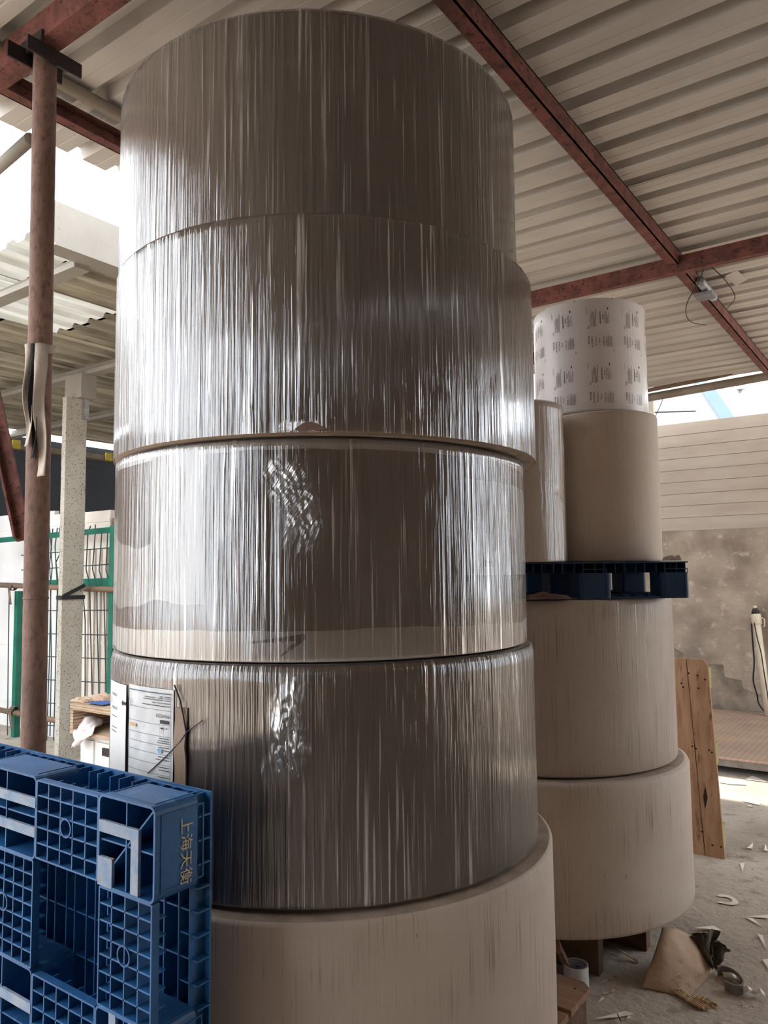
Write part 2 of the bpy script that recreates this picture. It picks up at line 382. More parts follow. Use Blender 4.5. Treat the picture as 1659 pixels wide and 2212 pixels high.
# roof steel
def beam(name, p, q, w_, h_, m_, label, cat='beam', group=None, lip=None):
    mb = MB(); mb.bar(p, q, w_, h_)
    return tag(mb.build(name, m_), label, cat, group)
def channel(name, p, q, w_, h_, m_, label, side=1):
    # open steel section: web plus two flanges
    p, q = Vector(p), Vector(q); d = (q - p).normalized(); sx = d.cross(Vector((0, 0, 1))) * side
    o = thing(name, label, 'beam', (p + q) / 2)
    MB().bar(p - sx * (w_ / 2 - .003), q - sx * (w_ / 2 - .003), .006, h_).build('web', m_, o)
    MB().bar(p - Vector((0, 0, h_ / 2 - .003)), q - Vector((0, 0, h_ / 2 - .003)), w_, .006).build('flange', m_, o)
    MB().bar(p + Vector((0, 0, h_ / 2 - .003)), q + Vector((0, 0, h_ / 2 - .003)), w_, .006).build('flange', m_, o)
    return o
channel('steel_purlin', (-1.2, -3.3, 3.452), (-1.2, YEND - .05, 3.452), .06, .092, 'rust_red', 'long rusty red purlin crossing the ribbed roof above the tall stack', -1)
beam('steel_rafter', (-3.0, 4.76, 3.41), (2.55, 4.76, 3.41), .05, .10, 'rust_red', 'rusty brown rafter passing behind the printed roll under the roof')
beam('steel_rafter', (-3.05, 1.385, 3.435), (2.5, 1.385, 3.435), .075, .10, 'rust_red', 'rusty red rafter bearing on top of the round post')
channel('eave_beam', (-2.78, -3.2, 3.43), (-2.78, YEND - .1, 3.43), .05, .075, 'rust_red', 'thin rusty beam running along the roof edge behind the post', 1)
tag(MB().tube([(-2.66, -3, 3.468), (-2.66, 2, 3.466), (-2.66, YEND - .2, 3.468)], .026, 12).build('eave_pipe', 'gutter', smooth=True), 'pale round pipe running just inside the roof edge', 'pipe')

# far roof edge: gutter pipes above the wall gap
a, b = at_y(1405, 858, 8.24), at_y(1659, 812, 8.24)
tag(MB().tube([a + (a - b) * 2, a, b, b + (b - a) * 3], .045, 12).build('gutter_pipe', 'gutter', smooth=True), 'thick pale gutter pipe above the gap over the panel wall', 'pipe')
a, b = at_y(1405, 842, 8.22), at_y(1659, 792, 8.22)
tag(MB().tube([a + (a - b) * 2, a, b, b + (b - a) * 3], .022, 10).build('conduit_pipe', 'rail_wood', smooth=True), 'thin brownish conduit running along the top of the gutter pipe', 'pipe')

# post with its bracket
P0, P1 = Vector((-2.41, 1.41, 0)), Vector((-2.425, 1.388, 3.37))
post = thing('steel_post', 'round rusty steel post carrying the roof at left', 'post', P0)
MB().tube([lerp(P0, P1, i / 30) for i in range(31)], .0385, 24).build('pole', 'rust_pole', post, smooth=True)
z = lerp(P0, P1, .44); MB().tube([z + Vector((0, 0, -.004)), z, z + Vector((0, 0, .004))], [.039, .0405, .039], 24).build('weld_ring', 'rust_pole', post, smooth=True)
pl = P1 + Vector((0, 0, -.02))
MB().bar(pl + Vector((-.045, -.11, .0)), pl + Vector((-.045, .09, .0)), .008, .055).build('bracket_plate', 'dark_steel', post)
MB().bar(pl + Vector((.045, -.09, -.005)), pl + Vector((.045, .11, -.005)), .008, .05).build('bracket_plate', 'dark_steel', post)
MB().bar(pl + Vector((-.09, -.045, .035)), pl + Vector((.06, -.045, .035)), .01, .045).build('bracket_plate', 'dark_steel', post)
# rag strip knotted round the post
zt = 2.32
pc = lerp(P0, P1, zt / 3.37)
cs = thing('cloth_strip', 'dirty white cloth strip knotted round the rusty post', 'cloth', (pc.x, pc.y, zt - .36))
n = 26
MB().sheet(lambda u, v: pc + Vector((math.cos(u * 2 * math.pi) * (.0455 + .004 * math.sin(9 * u)), math.sin(u * 2 * math.pi) * (.0455 + .004 * math.sin(9 * u)), lerp(-.014, .016, v) + .012 * math.sin(u * 2 * math.pi - .8))), 40, 2, .003).build('loop', 'cloth', cs, smooth=True)
def ribbon(name, base, length, width, mt, sw, par):
    f = lambda u, v: base + R0 * ((u - .5) * width * (1 - .25 * math.sin(v * 3)) + sw * v + .006 * math.sin(v * 9 + u)) - D0 * (.006 + .012 * math.sin(u * 3.1 + v * 5)) + Vector((0, 0, -v * length))
    return MB().sheet(f, 6, 26, .002).build(name, mt, par, smooth=True)
ff = -D0
ribbon('tail', pc + ff * .050 + R0 * .022, .44, .042, 'cloth', .018, cs)
ribbon('tail', pc + ff * .045 - R0 * .012, .34, .030, 'cloth', .0, cs)
ribbon('tail', pc + ff * .048 + R0 * .004, .38, .026, 'cloth_dark', .004, cs)
# leaning channel and pale brace meeting the post
a, b = at_d(-60, 640, 2.75), at_d(52, 1165, 2.56)
br = thing('brace_bar', 'rusty flat steel bar slanting down to the post at the left edge', 'brace', b)
MB().bar(a, b, .012, .05, R0).build('web', 'rust_red', br); MB().bar(a - R0 * .022, b - R0 * .022, .05, .008, R0).build('flange', 'rust_red', br)
a, b = at_d(-70, 420, 3.0), at_d(66, 300, 2.56)
tag(MB().tube([a, b], .022, 12).build('brace_pipe', 'white_paint', smooth=True), 'pale brace pipe meeting the post near the sky opening', 'pipe')

# conduit clip and loose wires under the roof
a = at_z(1524, 628, 3.40); 
cl = thing('pipe_clamp', 'grey pipe clamp hanging from the purlin beyond the crossing', 'clamp', a)
MB().tube([a + Vector((0, -.16, .02)), a + Vector((0, .22, .02))], .03, 10).build('sleeve', 'galvanised', cl, smooth=True)
MB().box(a + Vector((-.06, -.05, -.045)), a + Vector((.05, .06, -.02))).build('saddle', 'galvanised', cl)
def wire(name, pts, r, label, mt='black_rubber'):
    q = [];  # smooth the polyline
    for i in range(len(pts) - 1):
        p0, p1, p2, p3 = pts[max(i - 1, 0)], pts[i], pts[i + 1], pts[min(i + 2, len(pts) - 1)]
        for k in range(6):
            s_ = k / 6
            q.append(.5 * ((2 * p1) + (p2 - p0) * s_ + (2 * p0 - 5 * p1 + 4 * p2 - p3) * s_ ** 2 + (3 * p1 - p0 - 3 * p2 + p3) * s_ ** 3))
    q.append(pts[-1])
    return tag(MB().tube(q, r, 5).build(name, mt, smooth=True), label, 'wire')
wire('loose_wire', [at_z(x, y, z_) for x, y, z_ in ((1536, 576, 3.38), (1562, 600, 3.30), (1584, 630, 3.26), (1586, 648, 3.26), (1568, 668, 3.36))], .003, 'dark wire looping below the rafter right of the pipe clamp')
wire('loose_wire', [at_z(x, y, z_) for x, y, z_ in ((1522, 576, 3.38), (1508, 612, 3.3), (1486, 650, 3.22), (1482, 678, 3.2), (1494, 696, 3.2), (1524, 702, 3.26))], .003, 'dark wire dangling left of the pipe clamp under the roof')

# ================================================================ neighbour's awning and yard on the left
aw = thing('yard_awning', 'stained ribbed awning roof over the neighbouring yard', 'awning', (-6.7, 5, 3.46))
XA0 = -3.92
for k in range(7):
    xs0 = XA0 - k * .8
    pr = [(0, 0), (.4, 0), (.5, .03), (.9, .03)]
    prof = [(xs0 - (q + a_) * .2, 3.47 - .003 * k + b_ + .002 * (k % 2)) for q in range(4) for a_, b_ in pr] + [(xs0 - .81, 3.47 - .003 * k)]
    ys_ = 2.28 + random.uniform(-.04, .05)
    cut = (2.64, 3.35, 2.9, 0, 0, 0, 0)[k]
    n = len(prof)
    for ya, yb, mt_ in (((ys_, cut, 'clear_awning'), (cut - .03, 9.1, 'awning_sheet')) if cut else ((ys_, 9.1, 'awning_sheet'),)):
     vs = [(x, yy, zz + e) for yy in (ya, yb) for e in (0, .002) for x, zz in prof]
     fs = []
     for i in range(n - 1):
        fs += [(i + 1, i, 2 * n + i, 2 * n + i + 1), (n + i, n + i + 1, 3 * n + i + 1, 3 * n + i), (i, i + 1, n + i + 1, n + i), (2 * n + i + 1, 2 * n + i, 3 * n + i, 3 * n + i + 1)]
     fs += [(0, n, 3 * n, 2 * n), (n - 1, 3 * n - 1, 4 * n - 1, 2 * n - 1)]
     mb = MB(); mb.add(vs, fs); mb.build('awning_sheet', mt_, aw)
f1 = thing('fascia_beam', 'deep off white box beam edging the yard awning', 'beam', (-3.86, 2.27, 3.36))
MB().box((-3.91, 2.27, 3.38), (-3.83, 9, 3.62)).build('web', 'white_paint', f1)
MB().box((-3.95, 2.27, 3.365), (-3.815, 9, 3.38)).build('flange', 'white_paint', f1)
for yy, lb in ((2.52, 'white awning purlin nearest the fascia beam end'), (3.95, 'white awning purlin resting on the square column'), (5.15, 'white awning purlin furthest back under the awning')):
    p = thing('awning_purlin', lb, 'beam', (-6.5, yy, 3.3), 'white awning purlins')
    MB().box((-9.6, yy - .05, 3.34), (-3.95, yy + .05, 3.375)).build('flange', 'white_paint', p)
    MB().box((-9.6, yy + .02, 3.375), (-3.95, yy + .05, 3.44)).build('web', 'white_paint', p)
gut = thing('wall_gutter', 'pale gutter with yellow clips along the dark yard wall', 'gutter', (-9.5, 6, 3.2))
MB().box((-9.6, 3, 3.2), (-9.46, 9, 3.27)).build('trough', 'gutter', gut)
for yy in (4.9, 5.1, 6.45, 6.65): MB().box((-9.45, yy, 3.19), (-9.42, yy + .1, 3.3)).build('clip', 'yellow_paint', gut)
# square white column
cxp = at_z(145, 1640, 0); cx0, cy0 = cxp.x, cxp.y
colm = thing('square_column', 'square white painted steel column with rust specks', 'column', (cx0, cy0, 0))
MB().box((cx0 - .03, cy0 - .1, 0), (cx0 + .03, cy0 + .1, 3.13)).build('shaft', 'speckled_paint', colm)
MB().box((cx0 - .13, cy0 - .02, 3.13), (cx0 + .12, cy0 + .13, 3.34)).build('head_plate', 'white_paint', colm)
MB().box((cx0 + .031, cy0 + .06, 2.95), (cx0 + .06, cy0 + .10, 3.34)).build('hanger', 'galvanised', colm)
YF = 4.12                                               # fence plane
def F(px, py, dy=0.0): return at_y(px, py, YF + dy)
# boards leaning behind the fence
def slab(px0, px1, ptop, dy, mt, label, lines=(), vlines=()):
    a_, b_ = at_y(px0, ptop[0], YF + dy), at_y(px1, ptop[1], YF + dy)
    zt_ = (a_.z + b_.z) / 2; o = thing('door_slab', label, 'board', ((a_.x + b_.x) / 2, YF + dy, 0), 'white boards behind the fence')
    MB().box((a_.x, YF + dy, 0), (b_.x, YF + dy + .05, zt_)).build('panel', mt, o)
    for py in lines:
        zz = at_y((px0 + px1) / 2, py, YF + dy).z
        MB().box((a_.x, YF + dy - .006, zz - .03), (b_.x, YF + dy, zz + .004)).build('rail_strip', mt, o)
    for px in vlines:
        xx = at_y(px, 1300, YF + dy).x
        MB().box((xx - .028, YF + dy - .022, .02), (xx + .028, YF + dy, zt_ - .35)).build('stile', mt, o)
    return o
slab(-130, 118, (1122, 1110), .26, 'white_board', 'large white door slab left of the rusty post behind the fence', (1142, 1255, 1384, 1505))
slab(110, 182, (1112, 1106), .20, 'white_board', 'white door slab standing behind the square column', (1128, 1400))
slab(184, 239, (1106, 1102), .14, 'cream_board', 'cream door slab at the fence end beside the tall roll stack', (1121, 1385), (190, 203, 216, 230))
MB_ = MB().box((at_y(240, 1200, YF + .1).x, YF + .1, 0), (at_y(240, 1200, YF + .1).x + .05, YF + .2, 2.08)); tag(MB_.build('timber_batten', 'rail_wood'), 'dark timber batten upright beside the cream door slab', 'batten')
# wire fence
fe = thing('wire_fence', 'green welded wire fence with bent upright wires', 'fence', (F(120, 1300).x, YF, 0))
wm = MB()
for pts in ([(107, 1140), (111, 1185), (107, 1220), (110, 1270), (107, 1420), (104, 1500), (101, 1600)], [(114, 1142), (110, 1190), (113, 1225), (109, 1268), (111, 1430), (108, 1590)],
            [(124, 1140), (119, 1180), (121, 1220), (124, 1268), (121, 1400), (116, 1600)], [(128, 1140), (132, 1190), (121, 1215), (126, 1262), (125, 1430), (120, 1600)],
            [(196, 1136), (190, 1150), (186, 1230), (194, 1262), (195, 1330), (199, 1500)], [(206, 1133), (206, 1150), (200, 1230), (209, 1264), (210, 1340), (214, 1500)],
            [(212, 1142), (220, 1148), (214, 1232), (224, 1266), (226, 1350), (229, 1500)], [(240, 1140), (233, 1148), (229, 1232), (239, 1264), (238, 1350), (243, 1480)],
            [(180, 1285), (184, 1340), (184, 1480), (183, 1530)], [(60, 1276), (58, 1400), (56, 1600)], [(20, 1276), (18, 1400), (16, 1600)]):
    wm.tube([F(x, y) for x, y in pts], .0055, 5)
for py0, py1 in ((1195, 1182), (1228, 1218), (1319, 1318), (1369, 1372), (1418, 1424), (1468, 1476), (1518, 1530), (1566, 1582)):
    for s0, s1 in ((46, 300),): wm.tube([F(s0, lerp(py0, py1, (s0 - 100) / 150), -.012), F(s1, lerp(py0, py1, (s1 - 100) / 150), -.012)], .005, 5)
o = wm.build('wire_mesh', 'fence_wire', fe); o['kind'] = 'stuff'
MB().bar(F(-10, 1168, .01), F(300, 1139, .01), .03, .05).build('rail', 'fence_green', fe)
MB().bar(F(100, 1261, .012), F(300, 1255, .012), .03, .07).build('rail', 'fence_green', fe)
a_ = F(41, 1300); MB().box((a_.x - .03, YF - .03, 0), (a_.x + .03, YF + .03, 1.42)).build('post', 'fence_green', fe)
a_ = F(245, 1300); MB().box((a_.x - .03, YF - .03, 0), (a_.x + .03, YF + .03, 2.0)).build('post', 'fence_green', fe)
for (p0, p1, lb) in (((-40, 1262), (300, 1276), 'brown rail lashed across the fence at half height'), ((-40, 1526), (300, 1590), 'grey brown rail lashed low across the fence')):
    tag(MB().tube([F(*p0, -.045), F(*p1, -.045)], .026, 10).build('fence_rail', 'rail_wood', smooth=True), lb, 'rail')
# lashings
def lash(px, py, lb, mt='cloth_dark', n=1, rr=.036):
    c_ = F(px, py, -.045); o = thing('lashing', lb, 'tie', c_)
    MB().sheet(lambda u, v: c_ + Vector((lerp(-.03, .03, v) + .01 * math.sin(u * 6.28), math.cos(u * 6.283) * rr, math.sin(u * 6.283) * rr)), 18, 2, .004).build('loop', mt, o, smooth=True)
    MB().sheet(lambda u, v: c_ + Vector((lerp(-.02, .02, u) + .04 * v, -rr - .004, -v * .16 - .01)), 2, 8, .003).build('tail', mt, o, smooth=True)
lash(28, 1268, 'rag lashing on the upper rail above the green fence post', 'rag'); lash(30, 1533, 'rag lashing on the low rail at the green fence post', 'rag')
st = thing('column_strap', 'dark strap wound round the square column at rail height', 'strap', (cx0, cy0, 1.35))
zz = at_z(145, 1275, 1.4).z
MB().box((cx0 - .042, cy0 - .112, 1.36), (cx0 + .042, cy0 + .112, 1.395)).build('band', 'cloth_dark', st)
MB().bar((cx0 + .036, cy0 - .09, 1.39), (cx0 + .036, cy0 + .11, 1.48), .01, .03).build('slant_band', 'cloth_dark', st)

# plywood crate with rag and the cabinet below it
YC = 3.14
def C_(px, py, dy=0.0): return at_y(px, py, YC + dy)
xl, xr = C_(152, 1530).x, C_(300, 1530).x
ztop, zsh, = C_(170, 1522).z, C_(200, 1583).z
cr = thing('plywood_crate', 'open plywood crate left of the tall roll stack', 'crate', ((xl + xr) / 2, YC, zsh - .03))
for k in range(3): MB().box((xl + .012 * k, YC - .01 * (k % 2), ztop - .012 - .014 * k), (xr, YC + .5, ztop - .014 * k)).build('lid_sheet', 'plywood', cr)
for k in range(6):
    zz = zsh + .0 + k * (ztop - .045 - zsh) / 6
    MB().box((xl + .004 * (k % 2), YC, zz), (xl + .035, YC + .48, zz + (ztop - .045 - zsh) / 6 - .003)).build('side_slat', 'plywood', cr)
MB().box((xl + .03, YC - .02, zsh - .025), (xr, YC + .5, zsh)).build('shelf', 'plywood', cr)
MB().box((xl + .03, YC + .47, zsh), (xr, YC + .49, ztop - .045)).build('back', 'wood_dark', cr)
xl2 = C_(167, 1600).x
cb = thing('white_cabinet', 'white sheet metal cabinet under the plywood crate', 'cabinet', ((xl2 + xr) / 2, YC, 0))
MB().box((xl2, YC + .03, 0), (xr, YC + .46, zsh - .03)).build('body', 'white_board', cb)
xd = C_(201, 1600).x
MB().box((xl2 + .02, YC + .015, .03), (xd - .02, YC + .03, zsh - .06)).build('door', 'white_board', cb)
dr = MB().box((xd + .015, YC + .01, .03), (xr, YC + .03, zsh - .06)).build('door', 'cream_board', cb)
a_ = C_(227, 1625); MB().box((a_.x - .03, YC - .004, a_.z - .025), (a_.x + .05, YC + .011, a_.z + .025)).build('slot', 'dark_steel', dr)
# white rag hanging out of the crate
p00 = C_(205, 1545, .2)
def ragf(u, v):
    top = lerp(C_(176, 1556, .12), C_(222, 1560, .16), u); mid = lerp(C_(160, 1578, -.05), C_(205, 1578, -.04), u); low = lerp(C_(158, 1616, -.06), C_(170, 1608, -.06), u)
    p_ = lerp(top, mid, v * 2) if v < .5 else lerp(mid, low, v * 2 - 1)
    return p_ + Vector((0, -.03 * fbm(u * 3, v * 4, 1.3), .035 * fbm(u * 4 + 5, v * 4))) + Vector((0, 0, .03 * math.sin(u * 3.14) * (1 - v)))
tag(MB().sheet(ragf, 16, 24, .004).build('white_rag', 'cloth_white', smooth=True), 'white rag hanging out of the plywood crate', 'cloth')
# paper litter on the crate
for i, (px, wd, hh, mt, lb) in enumerate(((180, .16, .05, 'cardboard', 'curled brown card scrap lying on the plywood crate lid'), (222, .2, .10, 'cardboard', 'crumpled brown paper heap on the plywood crate lid'), (222, .18, .012, 'blue_stripe', 'flat blue striped packet on the plywood crate lid'))):
    b_ = at_y(px, 1522, YC + .10 + .1 * (i == 1)); b_.z = ztop
    fn = lambda u, v, s_=i: b_ + Vector(((u - .5) * wd, (v - .5) * wd * .7, .004 + hh * (.35 + .6 * abs(fbm(u * 3 + s_ * 7, v * 3, s_))) * (math.sin(u * 3.14) * math.sin(v * 3.14)) ** .4 if hh > .02 else .013))
    tag(MB().sheet(fn, 14, 10, .003).build(['card_scrap', 'paper_heap', 'striped_packet'][i], mt), lb, ['card', 'paper', 'packet'][i])

# ================================================================ paper rolls
class Roll: pass
def mk_roll(name, label, c, R, z0, z1, mt, endm='roll_end', core=.06, disp=None, rows=6, group=None, bev=.010, seg=160, cat='paper roll'):
    r = Roll(); r.c = Vector((c[0], c[1], 0)); r.R = R; r.z0 = z0; r.z1 = z1
    f = r.c.normalized(); r.n = -f; r.t = Vector((f.y, -f.x, 0))
    r.o = thing(name, label, cat, (c[0], c[1], z0), group)
    prof = [(core, z0, 0), (R - bev, z0, 0), (R - bev * .3, z0 + bev * .3, 1)]
    for k in range(rows + 1): prof.append((R, lerp(z0 + bev, z1 - bev, k / rows), 2))
    prof += [(R - bev * .3, z1 - bev * .3, 1), (R - bev, z1, 0), (core, z1, 0)]
    def build(pr, mt_, nm):
        vs = []; uv = []
        for (rr, zz, kd) in pr:
            for k in range(seg + 1):
                th = (k / seg * 2 - 1) * math.pi; q = rr
                if disp and kd: q += disp(th, zz)
                vs.append(r.c + (r.n * math.cos(th) + r.t * math.sin(th)) * q + Vector((0, 0, zz))); uv.append((th * R, zz))
        S = seg + 1
        fs = [(j * S + k, j * S + k + 1, (j + 1) * S + k + 1, (j + 1) * S + k) for j in range(len(pr) - 1) for k in range(seg)]
        return MB().add(vs, fs, uv).build(nm, mt_, r.o, smooth=True)
    build(prof[1:-1], mt, 'paper_side')
    e = build(prof[:2], endm, 'roll_end_face'); e2 = build(prof[-2:], endm, 'roll_end_face')
    mb = MB(); S = 24
    pr = [(core - .006, z0), (core - .006, z1), (core, z1), (core, z0)]
    vs = [r.c + (r.n * math.cos(2 * math.pi * k / S) + r.t * math.sin(2 * math.pi * k / S)) * a_ + Vector((0, 0, b_)) for a_, b_ in pr for k in range(S)]
    mb.add(vs, [(j * S + k, j * S + (k + 1) % S, ((j + 1) % 4) * S + (k + 1) % S, ((j + 1) % 4) * S + k) for j in range(4) for k in range(S)]).build('core_tube', 'core_board', r.o)
    return r
def cyl(r, th, z, off=0.0): return r.c + (r.n * math.cos(th) + r.t * math.sin(th)) * (r.R + off) + Vector((0, 0, z))
def hit(r, px, py):                                      # pixel -> (angle, height) on the roll's side
    v = ray(px, py); a_ = v.x ** 2 + v.y ** 2; b_ = -2 * (v.x * r.c.x + v.y * r.c.y); c_ = r.c.x ** 2 + r.c.y ** 2 - r.R ** 2
    dd = b_ * b_ - 4 * a_ * c_
    s_ = (-b_ - math.sqrt(max(dd, 0))) / (2 * a_); p = CAM + v * s_; q = Vector((p.x, p.y, 0)) - r.c
    return math.atan2(q.dot(r.t), q.dot(r.n)), p.z
def film_shell(r, mt, off=.004, amp=.0015, wrap=.04, z0=None, z1=None, seed=0.0, name='stretch_film', top=True, bottom=False, extra=None):
    z0 = r.z0 + .004 if z0 is None else z0; z1 = r.z1 - .003 if z1 is None else z1
    S, N = 220, 26; vs = []; uv = []
    rows = [(0, lerp(z0, z1, k / N)) for k in range(N + 1)]
    if top: rows += [(.006, z1 + .0045), (wrap, z1 + .005)]
    if bottom: rows = [(wrap, z0 - .0055), (.006, z0 - .004)] + rows
    for (ins, zz) in rows:
        for k in range(S + 1):
            th = (k / S * 2 - 1) * math.pi
            q = off + amp * (fbm(th * 18 + seed, zz * 2.2, seed) + .6 * fbm(th * 5 + seed, zz * 5, 3 + seed)) - ins
            if extra: q += extra(th, zz)
            vs.append(cyl(r, th, zz, q)); uv.append((th * r.R + seed, zz))
    n = S + 1
    fs = [(j * n + k, j * n + k + 1, (j + 1) * n + k + 1, (j + 1) * n + k) for j in range(len(rows) - 1) for k in range(S)]
    return MB().add(vs, fs, uv).build(name, mt, r.o, smooth=True)
def patch(r, th0, th1, zb, zt, mt, name, off=.002, nu=60, nv=4, par=None, bulge=None):
    uvf = lambda u, v: (lerp(th0, th1, u) * r.R, lerp(zb(u), zt(u), v))
    fn = lambda u, v: cyl(r, lerp(th0, th1, u), lerp(zb(u), zt(u), v), off + (bulge(u, v) if bulge else 0))
    return MB().grid(fn, nu, nv, uvf).build(name, mt, par or r.o, smooth=True)
def poly_fn(pts):                                        # piecewise-linear function through (x, y)
    def f(x):
        for (x0, y0), (x1, y1) in zip(pts, pts[1:]):
            if x <= x1: return lerp(y0, y1, max(0, (x - x0)) / (x1 - x0))
        return pts[-1][1]
    return f

def thin_edges(o, nu, nv, k=0):
    # loose film thins out towards its border
    a_ = o.data.attributes.new('thickness', 'FLOAT', 'POINT')
    for j in range(nv + 1):
        for i in range(nu + 1):
            u, v = i / nu, j / nv; e_ = min(1, 3.2 * u, 3.2 * (1 - u)) * min(1, 4 * v, 4 * (1 - v) + .25)
            a_.data[j * (nu + 1) + i].value = max(0, min(1, e_ * e_ * (1.15 + .9 * fbm(u * 4 + k, v * 6, k))))
    return o
dent = lambda s: (lambda th, z_: .0018 * fbm(th * 3 + s, z_ * 3, s) )
r1 = mk_roll('paper_roll', 'topmost film wrapped brown roll of the tall stack', (-1.618, 1.916), .638, 2.450, 2.999, 'kraft', disp=dent(1), group='wrapped rolls of the tall stack')
film_shell(r1, 'film_pleated', seed=1.0)
r2 = mk_roll('paper_roll', 'film wrapped brown roll second from top of the tall stack, overhanging', (-1.602, 1.928), .662, 1.890, 2.445, 'kraft', disp=dent(2), group='wrapped rolls of the tall stack')
film_shell(r2, 'film_loose', seed=2.7)
(ua, uz), (ub_, uz2) = hit(r2, 580, 938), hit(r2, 722, 938)
patch(r2, ua, ub_, lambda u: r2.z0 + .004, lambda u: r2.z0 + .012 + .03 * max(0, math.sin(u * 3.14)) * (.6 + .8 * abs(fbm(u * 6, 2.2))), 'film_bunch', 'torn_film', .007, 40, 8, bulge=lambda u, v: .006 * abs(fbm(u * 14, v * 5, 1)))
thin_edges(bpy.data.objects['torn_film'], 40, 8, 1)
patch(r2, lerp(ua, ub_, .42), lerp(ua, ub_, .85), lambda u: r2.z0 + .007, lambda u: r2.z0 + .012 + .016 * math.sin(u * 3.14), 'rag', 'torn_paper', .0105, 16, 3)
r3 = mk_roll('paper_roll', 'film wrapped white roll with brown paper band, third in tall stack', (-1.615, 1.918), .637, 1.340, 1.885, 'roll_white', group='wrapped rolls of the tall stack')
# brown band with torn edges over the white roll
jag = lambda seed, a_: (lambda th: a_ * fbm(th * 2.6, seed) + a_ * .5 * fbm(th * 9, seed + 4))
bt, bb = jag(3, .006), jag(8, .007)
patch(r3, -math.pi, math.pi, lambda u: 1.405 + .012 * math.sin(u * 6 - 1.5) + bb(u * 6), lambda u: 1.857 + bt(u * 6), 'kraft', 'kraft_band', .0015, 220, 4)
thL = hit(r3, 252, 1150)[0]; thM = hit(r3, 445, 1150)[0]
patch(r3, thL - .35, thM, lambda u: 1.475 + .012 * math.sin(u * 9) + .02 * fbm(u * 6, 3.1), lambda u: 1.655 + .025 * math.sin(u * 5 + 1) + .02 * fbm(u * 7, 9.1), 'kraft_light', 'pale_paper_patch', .0026, 40, 4)
patch(r3, hit(r3, 330, 1000)[0], hit(r3, 445, 1000)[0], lambda u: 1.56, lambda u: 1.868, 'kraft_light', 'pale_paper_patch', .0023, 20, 4)
ta, tb = hit(r3, 1003, 1100)[0], hit(r3, 1128, 1100)[0]
ps = patch(r3, ta, tb + .3, lambda u: 1.545, lambda u: 1.80 , 'label_paper', 'label_sheet', .0028, 20, 4)
tk = hit(r3, 1046, 1218)
for k in range(4): patch(r3, tk[0] + k * .016, tk[0] + k * .016 + (.012 if k % 2 else .008), lambda u: tk[1] - .008, lambda u: tk[1] + .008, 'ink_black', 'print_mark', .0034, 2, 1, ps)
# the tear in the white margin
for (A, B, h0, h1) in (((540, 1388), (660, 1376), .004, .016), ((655, 1378), (606, 1418), .018, .003)):
    (t0, z0_), (t1, z1_) = hit(r3, *A), hit(r3, *B)
    patch(r3, t0, t1, lambda u: lerp(z0_ - h0 / 2, z1_ - h1 / 2, u), lambda u: lerp(z0_ + h0 / 2, z1_ + h1 / 2, u), 'kraft', 'tear', .0026, 12, 1)
film_shell(r3, 'film_patchy', .006, .0022, seed=5.2)
wr = lambda th, z_: .0018 * fbm(th * 3, z_ * 3, 4) + (.006 * (fbm(th * 4, z_ * 14, 2) + .4) if -1.25 < th < -.1 else 0) - .010 * max(0, (z_ - 1.315) / .02)
L3 = poly_fn([(0, hit(r3, 630, 1215)[0]), (.45, hit(r3, 622, 1110)[0]), (1, hit(r3, 560, 990)[0])])
R3 = poly_fn([(0, hit(r3, 668, 1215)[0]), (.3, hit(r3, 690, 1170)[0]), (.6, hit(r3, 676, 1090)[0]), (1, hit(r3, 650, 985)[0])])
zl, zh = hit(r3, 650, 1215)[1], hit(r3, 600, 985)[1]
MB().grid(lambda u, v: cyl(r3, lerp(L3(v) - .05, R3(v) + .05, u), lerp(zl, zh, v), .009 + min(1, 5 * u, 5 * (1 - u)) * min(1, 6 * v) * (.004 + .010 * abs(fbm(u * 7, v * 10, 3)) + .004 * fbm(u * 20, v * 9, 5))), 40, 50,
          lambda u, v: (lerp(L3(v), R3(v), u) * r3.R - .25 * lerp(zl, zh, v), lerp(zl, zh, v))).build('bunched_film', 'film_bunch', r3.o, smooth=True); thin_edges(bpy.data.objects['bunched_film'], 40, 50, 2)
r4 = mk_roll('paper_roll', 'crinkled brown wrapped roll bearing an upside down label sheet', (-1.609, 1.923), .648, .772, 1.335, 'kraft', disp=wr, rows=24, group='wrapped rolls of the tall stack')
(t0, zt0), (t1, zb0) = hit(r4, 640, 1450), hit(r4, 640, 1660)
def bunch(th, z_):
    a_ = math.exp(-((th - t0) / .07) ** 2) * math.exp(-((z_ - lerp(zb0, zt0, .35)) / .11) ** 2)
    return a_ * (.022 + .016 * fbm(th * 40, z_ * 24, 1) + .012 * fbm(th * 90, z_ * 60, 2))
film_shell(r4, 'film_pleated', .006, .002, seed=8.4, extra=lambda th, z_: wr(th, z_) * .6)
Lb = poly_fn([(0, hit(r4, 574, 1716)[0]), (.12, hit(r4, 560, 1690)[0]), (.42, hit(r4, 602, 1610)[0]), (.62, hit(r4, 584, 1560)[0]), (.8, hit(r4, 602, 1500)[0]), (1, hit(r4, 590, 1440)[0])])
Rb = poly_fn([(0, hit(r4, 622, 1716)[0]), (.12, hit(r4, 650, 1690)[0]), (.35, hit(r4, 664, 1640)[0]), (.62, hit(r4, 652, 1560)[0]), (1, hit(r4, 666, 1440)[0])])
zb1 = hit(r4, 610, 1716)[1]
def bfn(u, v):
    th = lerp(Lb(v) - .03, Rb(v) + .03, u); z_ = lerp(zb1, 1.331, v); e_ = min(1, 6 * u, 6 * (1 - u)) * min(1, 8 * v)
    return cyl(r4, th, z_, .009 + e_ * (bunch(th, z_) + .004 + .008 * fbm(th * 60, z_ * 9, 7)))
